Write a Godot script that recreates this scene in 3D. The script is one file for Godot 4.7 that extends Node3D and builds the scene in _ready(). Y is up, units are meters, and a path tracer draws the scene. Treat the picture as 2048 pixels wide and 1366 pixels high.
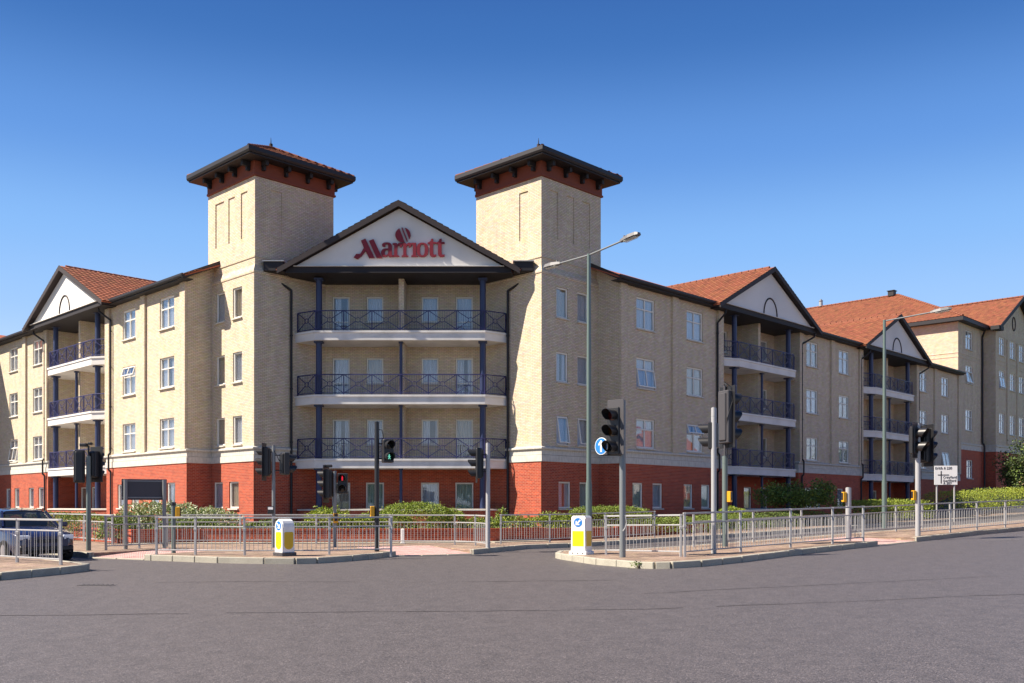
extends Node3D

# ------------------------------------------------------------------ mesh builder
class MB:
	var v := PackedVector3Array()
	var n := PackedVector3Array()
	var u := PackedVector2Array()
	var c := PackedColorArray()
	var col := Color(1, 1, 1)
	var use_col := false

	func _uv(p: Vector3, nn: Vector3) -> Vector2:
		if absf(nn.y) > 0.75:
			return Vector2(p.x, p.z)
		var t := Vector3(nn.z, 0, -nn.x).normalized()
		return Vector2(p.dot(t), -p.y)

	func tri(a: Vector3, b: Vector3, d: Vector3, hint := Vector3.ZERO) -> void:
		var nn := (b - a).cross(d - a)
		if nn.length() < 1e-12:
			return
		nn = nn.normalized()
		if hint != Vector3.ZERO and nn.dot(hint) < 0:
			var s := b
			b = d
			d = s
			nn = -nn
		for p in [a, d, b]:
			v.append(p)
			n.append(nn)
			u.append(_uv(p, nn))
			if use_col:
				c.append(col)

	func quad(a: Vector3, b: Vector3, d: Vector3, e: Vector3, hint := Vector3.ZERO) -> void:
		var nn := (d - a).cross(e - b)
		if nn.length() < 1e-12:
			return
		nn = nn.normalized()
		if hint != Vector3.ZERO and nn.dot(hint) < 0:
			var s := b
			b = e
			e = s
			nn = -nn
		for p in [a, d, b, a, e, d]:
			v.append(p)
			n.append(nn)
			u.append(_uv(p, nn))
			if use_col:
				c.append(col)

	func squad(p: Array, q: Array) -> void: # smooth quad: points ccw, normals
		for k in [0, 2, 1, 0, 3, 2]:
			v.append(p[k])
			n.append(q[k])
			u.append(_uv(p[k], q[k]))
			if use_col:
				c.append(col)

	func box(ct: Vector3, sz: Vector3, bs := Basis.IDENTITY, ch := 0.0) -> void:
		var h := sz / 2
		if ch <= 0:
			for ax in 3:
				for sg in [-1.0, 1.0]:
					var a := Vector3.ZERO
					a[ax] = sg
					var b := (ax + 1) % 3
					var d := (ax + 2) % 3
					var pts := []
					for q in [[-1, -1], [1, -1], [1, 1], [-1, 1]]:
						var p := Vector3.ZERO
						p[ax] = sg * h[ax]
						p[b] = q[0] * h[b]
						p[d] = q[1] * h[d]
						pts.append(ct + bs * p)
					quad(pts[0], pts[1], pts[2], pts[3], bs * a)
			return
		for ax in 3:
			var b := (ax + 1) % 3
			var d := (ax + 2) % 3
			for sg in [-1.0, 1.0]:
				var a := Vector3.ZERO
				a[ax] = sg
				var pts := []
				for q in [[-1, -1], [1, -1], [1, 1], [-1, 1]]:
					var p := Vector3.ZERO
					p[ax] = sg * h[ax]
					p[b] = q[0] * (h[b] - ch)
					p[d] = q[1] * (h[d] - ch)
					pts.append(ct + bs * p)
				quad(pts[0], pts[1], pts[2], pts[3], bs * a)
			for s1 in [-1.0, 1.0]:
				for s2 in [-1.0, 1.0]:
					var pts := []
					for q in [[-1, 0], [1, 0], [1, 1], [-1, 1]]:
						var p := Vector3.ZERO
						p[ax] = q[0] * (h[ax] - ch)
						p[b] = s1 * (h[b] - (ch if q[1] == 1 else 0.0))
						p[d] = s2 * (h[d] - (0.0 if q[1] == 1 else ch))
						pts.append(ct + bs * p)
					var o := Vector3.ZERO
					o[b] = s1
					o[d] = s2
					quad(pts[0], pts[1], pts[2], pts[3], bs * o)
		for sx in [-1.0, 1.0]:
			for sy in [-1.0, 1.0]:
				for sz2 in [-1.0, 1.0]:
					var s := Vector3(sx, sy, sz2)
					tri(ct + bs * (s * (h - Vector3(0, ch, ch))), ct + bs * (s * (h - Vector3(ch, 0, ch))), ct + bs * (s * (h - Vector3(ch, ch, 0))), bs * s)

	func bar(p: Vector3, q: Vector3, w: float, d: float, upv := Vector3.UP) -> void: # rectangular bar between points
		var z := (q - p).normalized()
		var x := upv.cross(z)
		if x.length() < 0.01:
			x = Vector3.RIGHT
		x = x.normalized()
		box((p + q) / 2, Vector3(w, d, p.distance_to(q)), Basis(x, z.cross(x), z))

	func cyl(p: Vector3, q: Vector3, r0: float, r1: float, k := 10, caps := true) -> void:
		var z := (q - p).normalized()
		var x := z.cross(Vector3.UP)
		if x.length() < 0.01:
			x = Vector3.RIGHT
		x = x.normalized()
		var y := z.cross(x)
		for i in k:
			var a := TAU * i / k
			var b := TAU * (i + 1) / k
			var da := x * cos(a) + y * sin(a)
			var db := x * cos(b) + y * sin(b)
			squad([p + da * r0, p + db * r0, q + db * r1, q + da * r1], [da, db, db, da])
			if caps:
				tri(p, p + da * r0, p + db * r0, -z)
				tri(q, q + da * r1, q + db * r1, z)

	func tube(pts: Array, r: float, k := 8) -> void:
		for i in pts.size() - 1:
			cyl(pts[i], pts[i + 1], r, r, k, true)

	func extrude(poly: PackedVector2Array, z0: float, z1: float, t := Transform3D.IDENTITY) -> void:
		# polygon in local xy, pushed along local z
		var ids := Geometry2D.triangulate_polygon(poly)
		var zz := t.basis.z * signf(z1 - z0)
		for i in range(0, ids.size(), 3):
			var a := poly[ids[i]]
			var b := poly[ids[i + 1]]
			var d := poly[ids[i + 2]]
			tri(t * Vector3(a.x, a.y, z1), t * Vector3(b.x, b.y, z1), t * Vector3(d.x, d.y, z1), zz)
			tri(t * Vector3(a.x, a.y, z0), t * Vector3(b.x, b.y, z0), t * Vector3(d.x, d.y, z0), -zz)
		var cw := Geometry2D.is_polygon_clockwise(poly)
		for i in poly.size():
			var a := poly[i]
			var b := poly[(i + 1) % poly.size()]
			var e := b - a
			var o := Vector2(e.y, -e.x)
			# outward for a counterclockwise polygon (y up); is_polygon_clockwise reports for y down
			var mid := (a + b) / 2 + o.normalized() * 0.0005
			if Geometry2D.is_point_in_polygon(mid, poly):
				o = -o
			quad(t * Vector3(a.x, a.y, z0), t * Vector3(b.x, b.y, z0), t * Vector3(b.x, b.y, z1), t * Vector3(a.x, a.y, z1), t.basis * Vector3(o.x, o.y, 0))

	func plan(poly: PackedVector2Array, y0: float, y1: float) -> void: # polygon of (x, z), from y0 to y1
		var t := Transform3D(Basis(Vector3(1, 0, 0), Vector3(0, 0, 1), Vector3(0, 1, 0)), Vector3.ZERO)
		extrude(poly, y0, y1, t)

	func sweep(prof: PackedVector2Array, path: Array, side: float) -> void:
		# profile of (outward, height) carried along a level path of Vector3, mitred at its corners; side +1: outward is to the right of travel
		var rows := []
		for i in path.size():
			var d0: Vector3 = (path[i] - path[i - 1]) if i > 0 else (path[1] - path[0])
			var d1: Vector3 = (path[i + 1] - path[i]) if i < path.size() - 1 else (path[i] - path[i - 1])
			d0.y = 0
			d1.y = 0
			d0 = d0.normalized()
			d1 = d1.normalized()
			var o0 := Vector3(-d0.z, 0, d0.x) * side
			var o1 := Vector3(-d1.z, 0, d1.x) * side
			var m := (o0 + o1).normalized()
			m = m / maxf(0.3, m.dot(o0))
			var row := []
			for p in prof:
				row.append(path[i] + m * p.x + Vector3.UP * p.y)
			rows.append(row)
		var ctr := Vector2.ZERO
		for p in prof:
			ctr += p / prof.size()
		for i in path.size() - 1:
			var cm := Vector3.ZERO
			for k in prof.size():
				cm += (rows[i][k] + rows[i + 1][k]) / (2.0 * prof.size())
			for k in prof.size():
				var k2 := (k + 1) % prof.size()
				var fc: Vector3 = (rows[i][k] + rows[i + 1][k] + rows[i + 1][k2] + rows[i][k2]) / 4.0
				quad(rows[i][k], rows[i + 1][k], rows[i + 1][k2], rows[i][k2], fc - cm)
		var ids := Geometry2D.triangulate_polygon(prof)
		for e in [0, path.size() - 1]:
			var hd: Vector3 = (path[0] - path[1]) if e == 0 else (path[e] - path[e - 1])
			for i in range(0, ids.size(), 3):
				tri(rows[e][ids[i]], rows[e][ids[i + 1]], rows[e][ids[i + 2]], hd)

	func done() -> ArrayMesh:
		var a := []
		a.resize(Mesh.ARRAY_MAX)
		a[Mesh.ARRAY_VERTEX] = v
		a[Mesh.ARRAY_NORMAL] = n
		a[Mesh.ARRAY_TEX_UV] = u
		if use_col:
			a[Mesh.ARRAY_COLOR] = c
		var m := ArrayMesh.new()
		if v.size() > 0:
			m.add_surface_from_arrays(Mesh.PRIMITIVE_TRIANGLES, a)
		return m

# ------------------------------------------------------------------ globals
var M := {}
var taken := {}
var rng := RandomNumberGenerator.new()
var FL: Transform3D
var FR: Transform3D
var FC: Transform3D
var hotel: Node3D
var win_cache := {}
var tile_mesh: ArrayMesh
var tile_left := 300
var picket_mesh := {}
var EYE := 1.5

func numbered(called: String) -> String:
	var k: int = taken.get(called, 0)
	taken[called] = k + 1
	return called if k == 0 else "%s_%03d" % [called, k]

func tag(o: Node, label: String, category: String, group := "", kind := "") -> void:
	if label:
		o.set_meta("label", label)
	if category:
		o.set_meta("category", category)
	if group:
		o.set_meta("group", group)
	if kind:
		o.set_meta("kind", kind)

func thing(called: String, label: String, category: String, at: Vector3, turn := 0.0, group := "") -> Node3D:
	var o := Node3D.new()
	o.name = numbered(called)
	add_child(o)
	o.position = at
	o.rotation.y = turn
	tag(o, label, category, group)
	return o

func part(called: String, mesh: Mesh, m: Material, parent: Node3D, t := Transform3D.IDENTITY) -> MeshInstance3D:
	# t is in the parent's own axes
	var o := MeshInstance3D.new()
	o.name = called
	o.mesh = mesh
	o.material_override = m
	parent.add_child(o, true)
	o.transform = t
	return o

func wpart(called: String, mesh: Mesh, m: Material, parent: Node3D, t := Transform3D.IDENTITY) -> MeshInstance3D:
	# t is in the world's axes
	var o := part(called, mesh, m, parent)
	o.global_transform = t
	return o

func struct(called: String, mesh: Mesh, m: Material, label := "") -> MeshInstance3D:
	var o := MeshInstance3D.new()
	o.name = numbered(called)
	o.mesh = mesh
	o.material_override = m
	add_child(o)
	tag(o, label, "", "", "structure")
	return o

func lin(r: float, g: float, b: float) -> Color:
	return Color(r, g, b).linear_to_srgb()

func std(called: String, col: Color, rough := 0.8, metal := 0.0) -> StandardMaterial3D:
	var m := StandardMaterial3D.new()
	m.resource_name = called
	m.albedo_color = col
	m.roughness = rough
	m.metallic = metal
	M[called] = m
	return m

func hroad(x: float) -> float:
	return 0.025 * clampf(x - 2.0, 0.0, 50.0)

func gp(x: float, d: float, ex := 0.15) -> Vector3:
	return Vector3(x, hroad(x) + ex, -d)

# ------------------------------------------------------------------ textures
func noise_image(size: int, seed_: int, freq: float, lo: float, hi: float, oct := 4) -> ImageTexture:
	var f := FastNoiseLite.new()
	f.seed = seed_
	f.frequency = freq
	f.fractal_octaves = oct
	f.noise_type = FastNoiseLite.TYPE_SIMPLEX_SMOOTH
	var im := f.get_seamless_image(size, size)
	im.convert(Image.FORMAT_L8)
	var d := im.get_data()
	for i in d.size():
		d[i] = int(clampf(lo + (hi - lo) * d[i] / 255.0, 0, 1) * 255)
	return ImageTexture.create_from_image(Image.create_from_data(size, size, false, Image.FORMAT_L8, d))

func brick_textures(tones: Array, mortar: Color, seed_: int, spread: float) -> Array:
	# 3.6 m x 2.4 m of stretcher bond: 16 bricks, 32 courses, with a height map
	var r := RandomNumberGenerator.new()
	r.seed = seed_
	var s := 1024
	var im := Image.create(s, s, false, Image.FORMAT_RGB8)
	var hm := Image.create(s, s, false, Image.FORMAT_L8)
	im.fill(mortar)
	hm.fill(Color(0.1, 0.1, 0.1))
	for row in 32:
		for k in range(-1, 17):
			var x := k * 64 + (32 if row % 2 else 0)
			var c: Color = tones[r.randi() % tones.size()]
			var f := 1.0 + r.randf_range(-spread, spread)
			c = Color(clampf(c.r * f, 0, 1), clampf(c.g * f * r.randf_range(0.97, 1.03), 0, 1), clampf(c.b * f * r.randf_range(0.95, 1.05), 0, 1))
			var h := r.randf_range(0.75, 0.95)
			var rc := Rect2i(x + 2, row * 32 + 3, 61, 27)
			im.fill_rect(rc, c)
			hm.fill_rect(rc, Color(h, h, h))
	var d := im.get_data()
	var p := 0
	for i in s * s:
		var g := r.randi() % 23 - 11
		d[p] = clampi(d[p] + g, 0, 255)
		d[p + 1] = clampi(d[p + 1] + g, 0, 255)
		d[p + 2] = clampi(d[p + 2] + g, 0, 255)
		p += 3
	im = Image.create_from_data(s, s, false, Image.FORMAT_RGB8, d)
	return [ImageTexture.create_from_image(im), ImageTexture.create_from_image(hm)]

func speckle_texture(s: int, base: Color, amp: float, bright: float, dark: float, seed_: int) -> ImageTexture:
	var r := RandomNumberGenerator.new()
	r.seed = seed_
	var d := PackedByteArray()
	d.resize(s * s * 3)
	var p := 0
	for i in s * s:
		var f := 1.0 + r.randf_range(-amp, amp)
		var q := r.randf()
		if q < bright:
			f *= 1.7
		elif q < bright + dark:
			f *= 0.45
		d[p] = int(clampf(base.r * f, 0, 1) * 255)
		d[p + 1] = int(clampf(base.g * f, 0, 1) * 255)
		d[p + 2] = int(clampf(base.b * f, 0, 1) * 255)
		p += 3
	return ImageTexture.create_from_image(Image.create_from_data(s, s, false, Image.FORMAT_RGB8, d))

func with_detail(m: StandardMaterial3D, tex: Texture2D, scale: float) -> void:
	# a coarse unevenness of tone laid over the fine texture, on its own world-sized mapping
	m.detail_enabled = true
	m.detail_albedo = tex
	m.detail_blend_mode = BaseMaterial3D.BLEND_MODE_MUL
	m.detail_uv_layer = BaseMaterial3D.DETAIL_UV_2
	m.uv2_triplanar = true
	m.uv2_world_triplanar = true
	m.uv2_scale = Vector3.ONE * scale

func make_materials() -> void:
	var weather := noise_image(256, 5, 0.012, 0.90, 1.04, 5)
	var blot := noise_image(512, 9, 0.008, 0.84, 1.1, 6)
	var streak := noise_image(256, 15, 0.02, 0.925, 1.03, 5)
	var bt := brick_textures([Color(0.835, 0.772, 0.67), Color(0.85, 0.787, 0.685), Color(0.815, 0.75, 0.645)], Color(0.54, 0.485, 0.40), 3, 0.025)
	var m := std("cream_brick", Color(1, 1, 1), 0.92)
	m.albedo_texture = bt[0]
	m.uv1_scale = Vector3(1 / 3.6, 1 / 2.4, 1)
	m.heightmap_enabled = true
	m.heightmap_texture = bt[1]
	m.heightmap_scale = 0.35
	with_detail(m, streak, 0.16)
	m.uv2_scale = Vector3(0.42, 0.07, 0.42)
	bt = brick_textures([Color(0.66, 0.27, 0.165), Color(0.70, 0.295, 0.18), Color(0.60, 0.23, 0.15), Color(0.64, 0.27, 0.18)], Color(0.76, 0.58, 0.48), 7, 0.05)
	m = std("red_brick", Color(1, 1, 1), 0.9)
	m.albedo_texture = bt[0]
	m.uv1_scale = Vector3(1 / 3.6, 1 / 2.4, 1)
	m.heightmap_enabled = true
	m.heightmap_texture = bt[1]
	m.heightmap_scale = 0.35
	with_detail(m, streak, 0.13)
	m.uv2_scale = Vector3(0.5, 0.09, 0.5)
	m = std("stone", lin(0.64, 0.61, 0.53), 0.85)
	with_detail(m, noise_image(256, 16, 0.03, 0.84, 1.05, 5), 0.35)
	m.uv2_scale = Vector3(0.9, 0.25, 0.9)
	m = std("render", lin(0.74, 0.72, 0.68), 0.85)
	with_detail(m, weather, 0.08)
	m = std("slab_white", lin(0.74, 0.72, 0.68), 0.75)
	with_detail(m, weather, 0.3)
	std("soffit", lin(0.016, 0.012, 0.014), 0.7)
	std("dark_board", lin(0.013, 0.010, 0.012), 0.65)
	std("brown_board", lin(0.034, 0.024, 0.024), 0.7)
	std("frieze", lin(0.20, 0.045, 0.02), 0.75)
	std("pipe_black", lin(0.011, 0.009, 0.012), 0.55)
	std("blue_metal", lin(0.022, 0.034, 0.095), 0.45)
	std("rail_blue", lin(0.022, 0.022, 0.10), 0.45)
	std("window_white", lin(0.78, 0.76, 0.68), 0.5)
	m = std("glass", Color(0.12, 0.16, 0.22, 0.05), 0.02)
	m.transparency = BaseMaterial3D.TRANSPARENCY_ALPHA
	m.metallic_specular = 0.95
	m = std("curtain", lin(0.60, 0.65, 0.72), 0.95)
	m.backlight_enabled = true
	m.backlight = Color(0.3, 0.3, 0.3)
	m = std("curtain_warm", lin(0.55, 0.50, 0.40), 0.95)
	std("room", lin(0.45, 0.43, 0.40), 0.9)
	std("far_glass", lin(0.08, 0.09, 0.10), 0.1)
	std("curtain_mint", lin(0.46, 0.58, 0.52), 0.95)
	m = std("tile", Color(1, 1, 1), 0.85)
	m.vertex_color_use_as_albedo = true
	std("tile_a", lin(0.26, 0.082, 0.04), 0.85)
	std("tile_b", lin(0.30, 0.096, 0.047), 0.85)
	std("tile_c", lin(0.20, 0.066, 0.034), 0.85)
	std("tile_sheet", lin(0.34, 0.10, 0.05), 0.9)
	std("lead", lin(0.35, 0.37, 0.39), 0.5, 0.3)
	std("sign_red", lin(0.21, 0.004, 0.016), 0.55)
	m = std("asphalt", Color(1, 1, 1), 0.62)
	m.metallic_specular = 0.6
	m.albedo_texture = speckle_texture(1024, Color(0.322, 0.302, 0.302), 0.30, 0.06, 0.10, 11)
	m.uv1_scale = Vector3(1 / 7.0, 1 / 7.0, 1)
	m.heightmap_enabled = true
	m.heightmap_texture = noise_image(512, 21, 0.09, 0.0, 1.0, 3)
	m.heightmap_scale = 0.5
	with_detail(m, noise_image(512, 77, 0.02, 0.90, 1.06, 6), 0.21)
	std("bitumen", lin(0.055, 0.05, 0.052), 0.7)
	m = std("worn_paint", lin(0.38, 0.37, 0.36), 0.8)
	with_detail(m, noise_image(256, 78, 0.05, 0.5, 1.1, 4), 1.2)
	m = std("paving", Color(1, 1, 1), 0.88)
	var pv := brick_textures([Color(0.60, 0.51, 0.44), Color(0.64, 0.55, 0.475), Color(0.56, 0.475, 0.41)], Color(0.40, 0.34, 0.30), 31, 0.10)
	m.albedo_texture = pv[0]
	m.uv1_scale = Vector3(1 / 3.2, 1 / 3.2, 1)
	m.heightmap_enabled = true
	m.heightmap_texture = pv[1]
	m.heightmap_scale = 0.3
	with_detail(m, blot, 0.2)
	m = std("kerb", Color(1, 1, 1), 0.88)
	m.albedo_texture = speckle_texture(256, Color(0.65, 0.63, 0.57), 0.10, 0.02, 0.02, 41)
	m.uv1_scale = Vector3(1.6, 1.6, 1)
	with_detail(m, weather, 0.5)
	m = std("tactile", Color(1, 1, 1), 0.85)
	m.albedo_texture = speckle_texture(256, Color(0.80, 0.655, 0.625), 0.08, 0.01, 0.02, 43)
	m.uv1_scale = Vector3(1.3, 1.3, 1)
	with_detail(m, blot, 0.3)
	m = std("soil", lin(0.10, 0.075, 0.05), 0.95)
	m = std("grass", lin(0.075, 0.10, 0.025), 0.95)
	with_detail(m, blot, 0.06)
	std("galv", lin(0.39, 0.39, 0.39), 0.5, 0.2)
	std("galv_dark", lin(0.20, 0.215, 0.22), 0.45, 0.3)
	std("post_green", lin(0.13, 0.165, 0.155), 0.45, 0.1)
	std("column_green", lin(0.12, 0.165, 0.15), 0.4, 0.1)
	std("lamp_grey", lin(0.14, 0.14, 0.145), 0.5)
	m = std("lamp_glass", Color(0.9, 0.9, 0.85, 0.45), 0.12)
	m.transparency = BaseMaterial3D.TRANSPARENCY_ALPHA
	std("signal_black", lin(0.016, 0.016, 0.018), 0.42)
	std("signal_grey", lin(0.06, 0.057, 0.062), 0.5)
	std("lens_red", lin(0.06, 0.006, 0.006), 0.15)
	std("lens_amber", lin(0.05, 0.02, 0.003), 0.15)
	std("lens_green", lin(0.004, 0.025, 0.018), 0.15)
	std("lens_dark", lin(0.012, 0.012, 0.013), 0.2)
	m = std("lit_red", lin(0.35, 0.005, 0.015), 0.4)
	m.emission_enabled = true
	m.emission = lin(0.9, 0.01, 0.04)
	m.emission_energy_multiplier = 0.35
	m = std("lit_green", lin(0.1, 0.4, 0.3), 0.4)
	m.emission_enabled = true
	m.emission = lin(0.25, 0.95, 0.7)
	m.emission_energy_multiplier = 0.25
	std("box_yellow", lin(0.72, 0.36, 0.01), 0.45)
	std("bollard_white", lin(0.80, 0.79, 0.76), 0.45)
	std("bollard_yellow", lin(0.76, 0.68, 0.0), 0.4)
	std("bollard_amber", lin(0.62, 0.40, 0.01), 0.4)
	std("sign_blue", lin(0.02, 0.19, 0.55), 0.35)
	std("sign_white", lin(0.80, 0.80, 0.79), 0.4)
	std("sign_ink", lin(0.012, 0.012, 0.013), 0.5)
	std("panel_grey", lin(0.045, 0.045, 0.055), 0.5)
	m = std("car_paint", lin(0.014, 0.018, 0.06), 0.3, 0.2)
	m.clearcoat_enabled = true
	m.clearcoat = 1.0
	m.clearcoat_roughness = 0.04
	std("car_trim", lin(0.012, 0.012, 0.014), 0.5)
	m = std("car_glass", Color(0.10, 0.12, 0.14, 0.55), 0.03)
	m.transparency = BaseMaterial3D.TRANSPARENCY_ALPHA
	std("tyre", lin(0.012, 0.012, 0.012), 0.8)
	std("alloy", lin(0.5, 0.5, 0.52), 0.3, 0.8)
	m = std("headlamp", Color(0.85, 0.88, 0.92), 0.08, 0.2)
	m = std("leaf", Color(1, 1, 1), 0.6)
	m.vertex_color_use_as_albedo = true
	m.backlight_enabled = true
	m.backlight = Color(0.45, 0.5, 0.2)
	std("bark", lin(0.09, 0.065, 0.045), 0.9)
	std("iron", lin(0.11, 0.10, 0.10), 0.6, 0.1)

# ------------------------------------------------------------------ walls and windows
func frame_between(p: Vector3, q: Vector3) -> Transform3D:
	# p is the left end as seen from outside; x runs p to q, z looks outward
	var x := (q - p)
	x.y = 0
	x = x.normalized()
	return Transform3D(Basis(x, Vector3.UP, x.cross(Vector3.UP)), p)

func wall_mesh(w: float, y0: float, y1: float, holes: Array, depth: float, thick := 0.0) -> ArrayMesh:
	var b := MB.new()
	var xs := [0.0, w]
	var ys := [y0, y1]
	for h in holes:
		for k in [h[0], h[1]]:
			if not xs.has(k):
				xs.append(k)
		for k in [h[2], h[3]]:
			if not ys.has(k):
				ys.append(k)
	xs.sort()
	ys.sort()
	for i in xs.size() - 1:
		for j in ys.size() - 1:
			var mx: float = (xs[i] + xs[i + 1]) / 2
			var my: float = (ys[j] + ys[j + 1]) / 2
			var skip := my < y0 or my > y1
			for h in holes:
				if mx > h[0] and mx < h[1] and my > h[2] and my < h[3]:
					skip = true
			if not skip:
				b.quad(Vector3(xs[i], ys[j], 0), Vector3(xs[i + 1], ys[j], 0), Vector3(xs[i + 1], ys[j + 1], 0), Vector3(xs[i], ys[j + 1], 0), Vector3(0, 0, 1))
				if thick > 0:
					b.quad(Vector3(xs[i], ys[j], -thick), Vector3(xs[i + 1], ys[j], -thick), Vector3(xs[i + 1], ys[j + 1], -thick), Vector3(xs[i], ys[j + 1], -thick), Vector3(0, 0, -1))
	for h in holes:
		var a := Vector3(h[0], h[2], 0)
		var c := Vector3(h[1], h[3], 0)
		var z := Vector3(0, 0, -depth)
		b.quad(a, Vector3(a.x, c.y, 0), Vector3(a.x, c.y, 0) + z, a + z, Vector3(1, 0, 0))
		b.quad(Vector3(c.x, a.y, 0), c, c + z, Vector3(c.x, a.y, 0) + z, Vector3(-1, 0, 0))
		b.quad(a, Vector3(c.x, a.y, 0), Vector3(c.x, a.y, 0) + z, a + z, Vector3(0, 1, 0))
		b.quad(Vector3(a.x, c.y, 0), c, c + z, Vector3(a.x, c.y, 0) + z, Vector3(0, -1, 0))
	if thick > 0:
		var z2 := Vector3(0, 0, -thick)
		b.quad(Vector3(0, y1, 0), Vector3(w, y1, 0), Vector3(w, y1, 0) + z2, Vector3(0, y1, 0) + z2, Vector3.UP)
		b.quad(Vector3(0, y0, 0), Vector3(0, y1, 0), Vector3(0, y1, 0) + z2, Vector3(0, y0, 0) + z2, Vector3.LEFT)
		b.quad(Vector3(w, y0, 0), Vector3(w, y1, 0), Vector3(w, y1, 0) + z2, Vector3(w, y0, 0) + z2, Vector3.RIGHT)
	return b.done()

func wall(called: String, parent: Node3D, p: Vector3, q: Vector3, y0: float, y1: float, holes: Array, m: Material, thick := 0.0) -> Transform3D:
	p.y = 0
	q.y = 0
	var t := frame_between(p, q)
	wpart(called, wall_mesh(p.distance_to(q), y0, y1, holes, 0.2, thick), m, parent, t)
	return t

func curtain_mesh(w: float, h: float, seed_: int, gap: float) -> ArrayMesh:
	var r := RandomNumberGenerator.new()
	r.seed = seed_
	var b := MB.new()
	var k := int(w / 0.035)
	var pts := []
	var ph := r.randf() * TAU
	for i in k + 1:
		var x := -w / 2 + w * i / k
		pts.append(Vector3(x, 0, 0.03 * sin(x * 48 + ph + 1.7 * sin(x * 9 + ph))))
	for i in k:
		var fx: float = (pts[i].x + pts[i + 1].x) / 2
		if gap > 0 and absf(fx - gap * 0.4) < gap * w * 0.5:
			continue
		var nn := Vector3(-(pts[i + 1].z - pts[i].z), 0, pts[i + 1].x - pts[i].x)
		b.quad(pts[i], pts[i + 1], pts[i + 1] + Vector3.UP * h, pts[i] + Vector3.UP * h, nn)
	return b.done()

func frame_mesh(w: float, h: float, bars_x: Array, bars_y: Array, fw := 0.075, bw := 0.06) -> ArrayMesh:
	# outer casing with mullions and transoms; origin at the bottom centre, face at z = 0
	var b := MB.new()
	var d := 0.08
	b.box(Vector3(-w / 2 + fw / 2, h / 2, -d / 2), Vector3(fw, h, d), Basis.IDENTITY, 0.008)
	b.box(Vector3(w / 2 - fw / 2, h / 2, -d / 2), Vector3(fw, h, d), Basis.IDENTITY, 0.008)
	b.box(Vector3(0, fw / 2, -d / 2 - 0.002), Vector3(w - 2 * fw, fw, d), Basis.IDENTITY, 0.008)
	b.box(Vector3(0, h - fw / 2, -d / 2 - 0.002), Vector3(w - 2 * fw, fw, d), Basis.IDENTITY, 0.008)
	for x in bars_x:
		b.box(Vector3(x, h / 2, -d / 2 - 0.004), Vector3(bw, h - 2 * fw, d - 0.01), Basis.IDENTITY, 0.006)
	for y in bars_y:
		b.box(Vector3(0, y, -d / 2 - 0.008), Vector3(w - 2 * fw, bw, d - 0.02), Basis.IDENTITY, 0.006)
	return b.done()

func sash_mesh(w: float, h: float, fw: float, mid: bool) -> ArrayMesh:
	# an opening light hung from its top edge: origin at the top centre
	var b := MB.new()
	b.box(Vector3(-w / 2 + fw / 2, -h / 2, 0), Vector3(fw, h, 0.05))
	b.box(Vector3(w / 2 - fw / 2, -h / 2, 0), Vector3(fw, h, 0.05))
	b.box(Vector3(0, -fw / 2, 0.002), Vector3(w - 2 * fw, fw, 0.05))
	b.box(Vector3(0, -h + fw / 2, 0.002), Vector3(w - 2 * fw, fw, 0.05))
	if mid:
		b.box(Vector3(0, -h / 2, 0.004), Vector3(fw, h - 2 * fw, 0.04))
	return b.done()

func cached(key: String, maker: Callable) -> Mesh:
	if not win_cache.has(key):
		win_cache[key] = maker.call()
	return win_cache[key]

func pane_mesh(w: float, h: float) -> ArrayMesh:
	var b := MB.new()
	for z in [0.0, -0.004, -0.020, -0.024]:
		b.quad(Vector3(-w / 2, -h / 2, z), Vector3(w / 2, -h / 2, z), Vector3(w / 2, h / 2, z), Vector3(-w / 2, h / 2, z), Vector3(0, 0, 1))
	return b.done()

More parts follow.
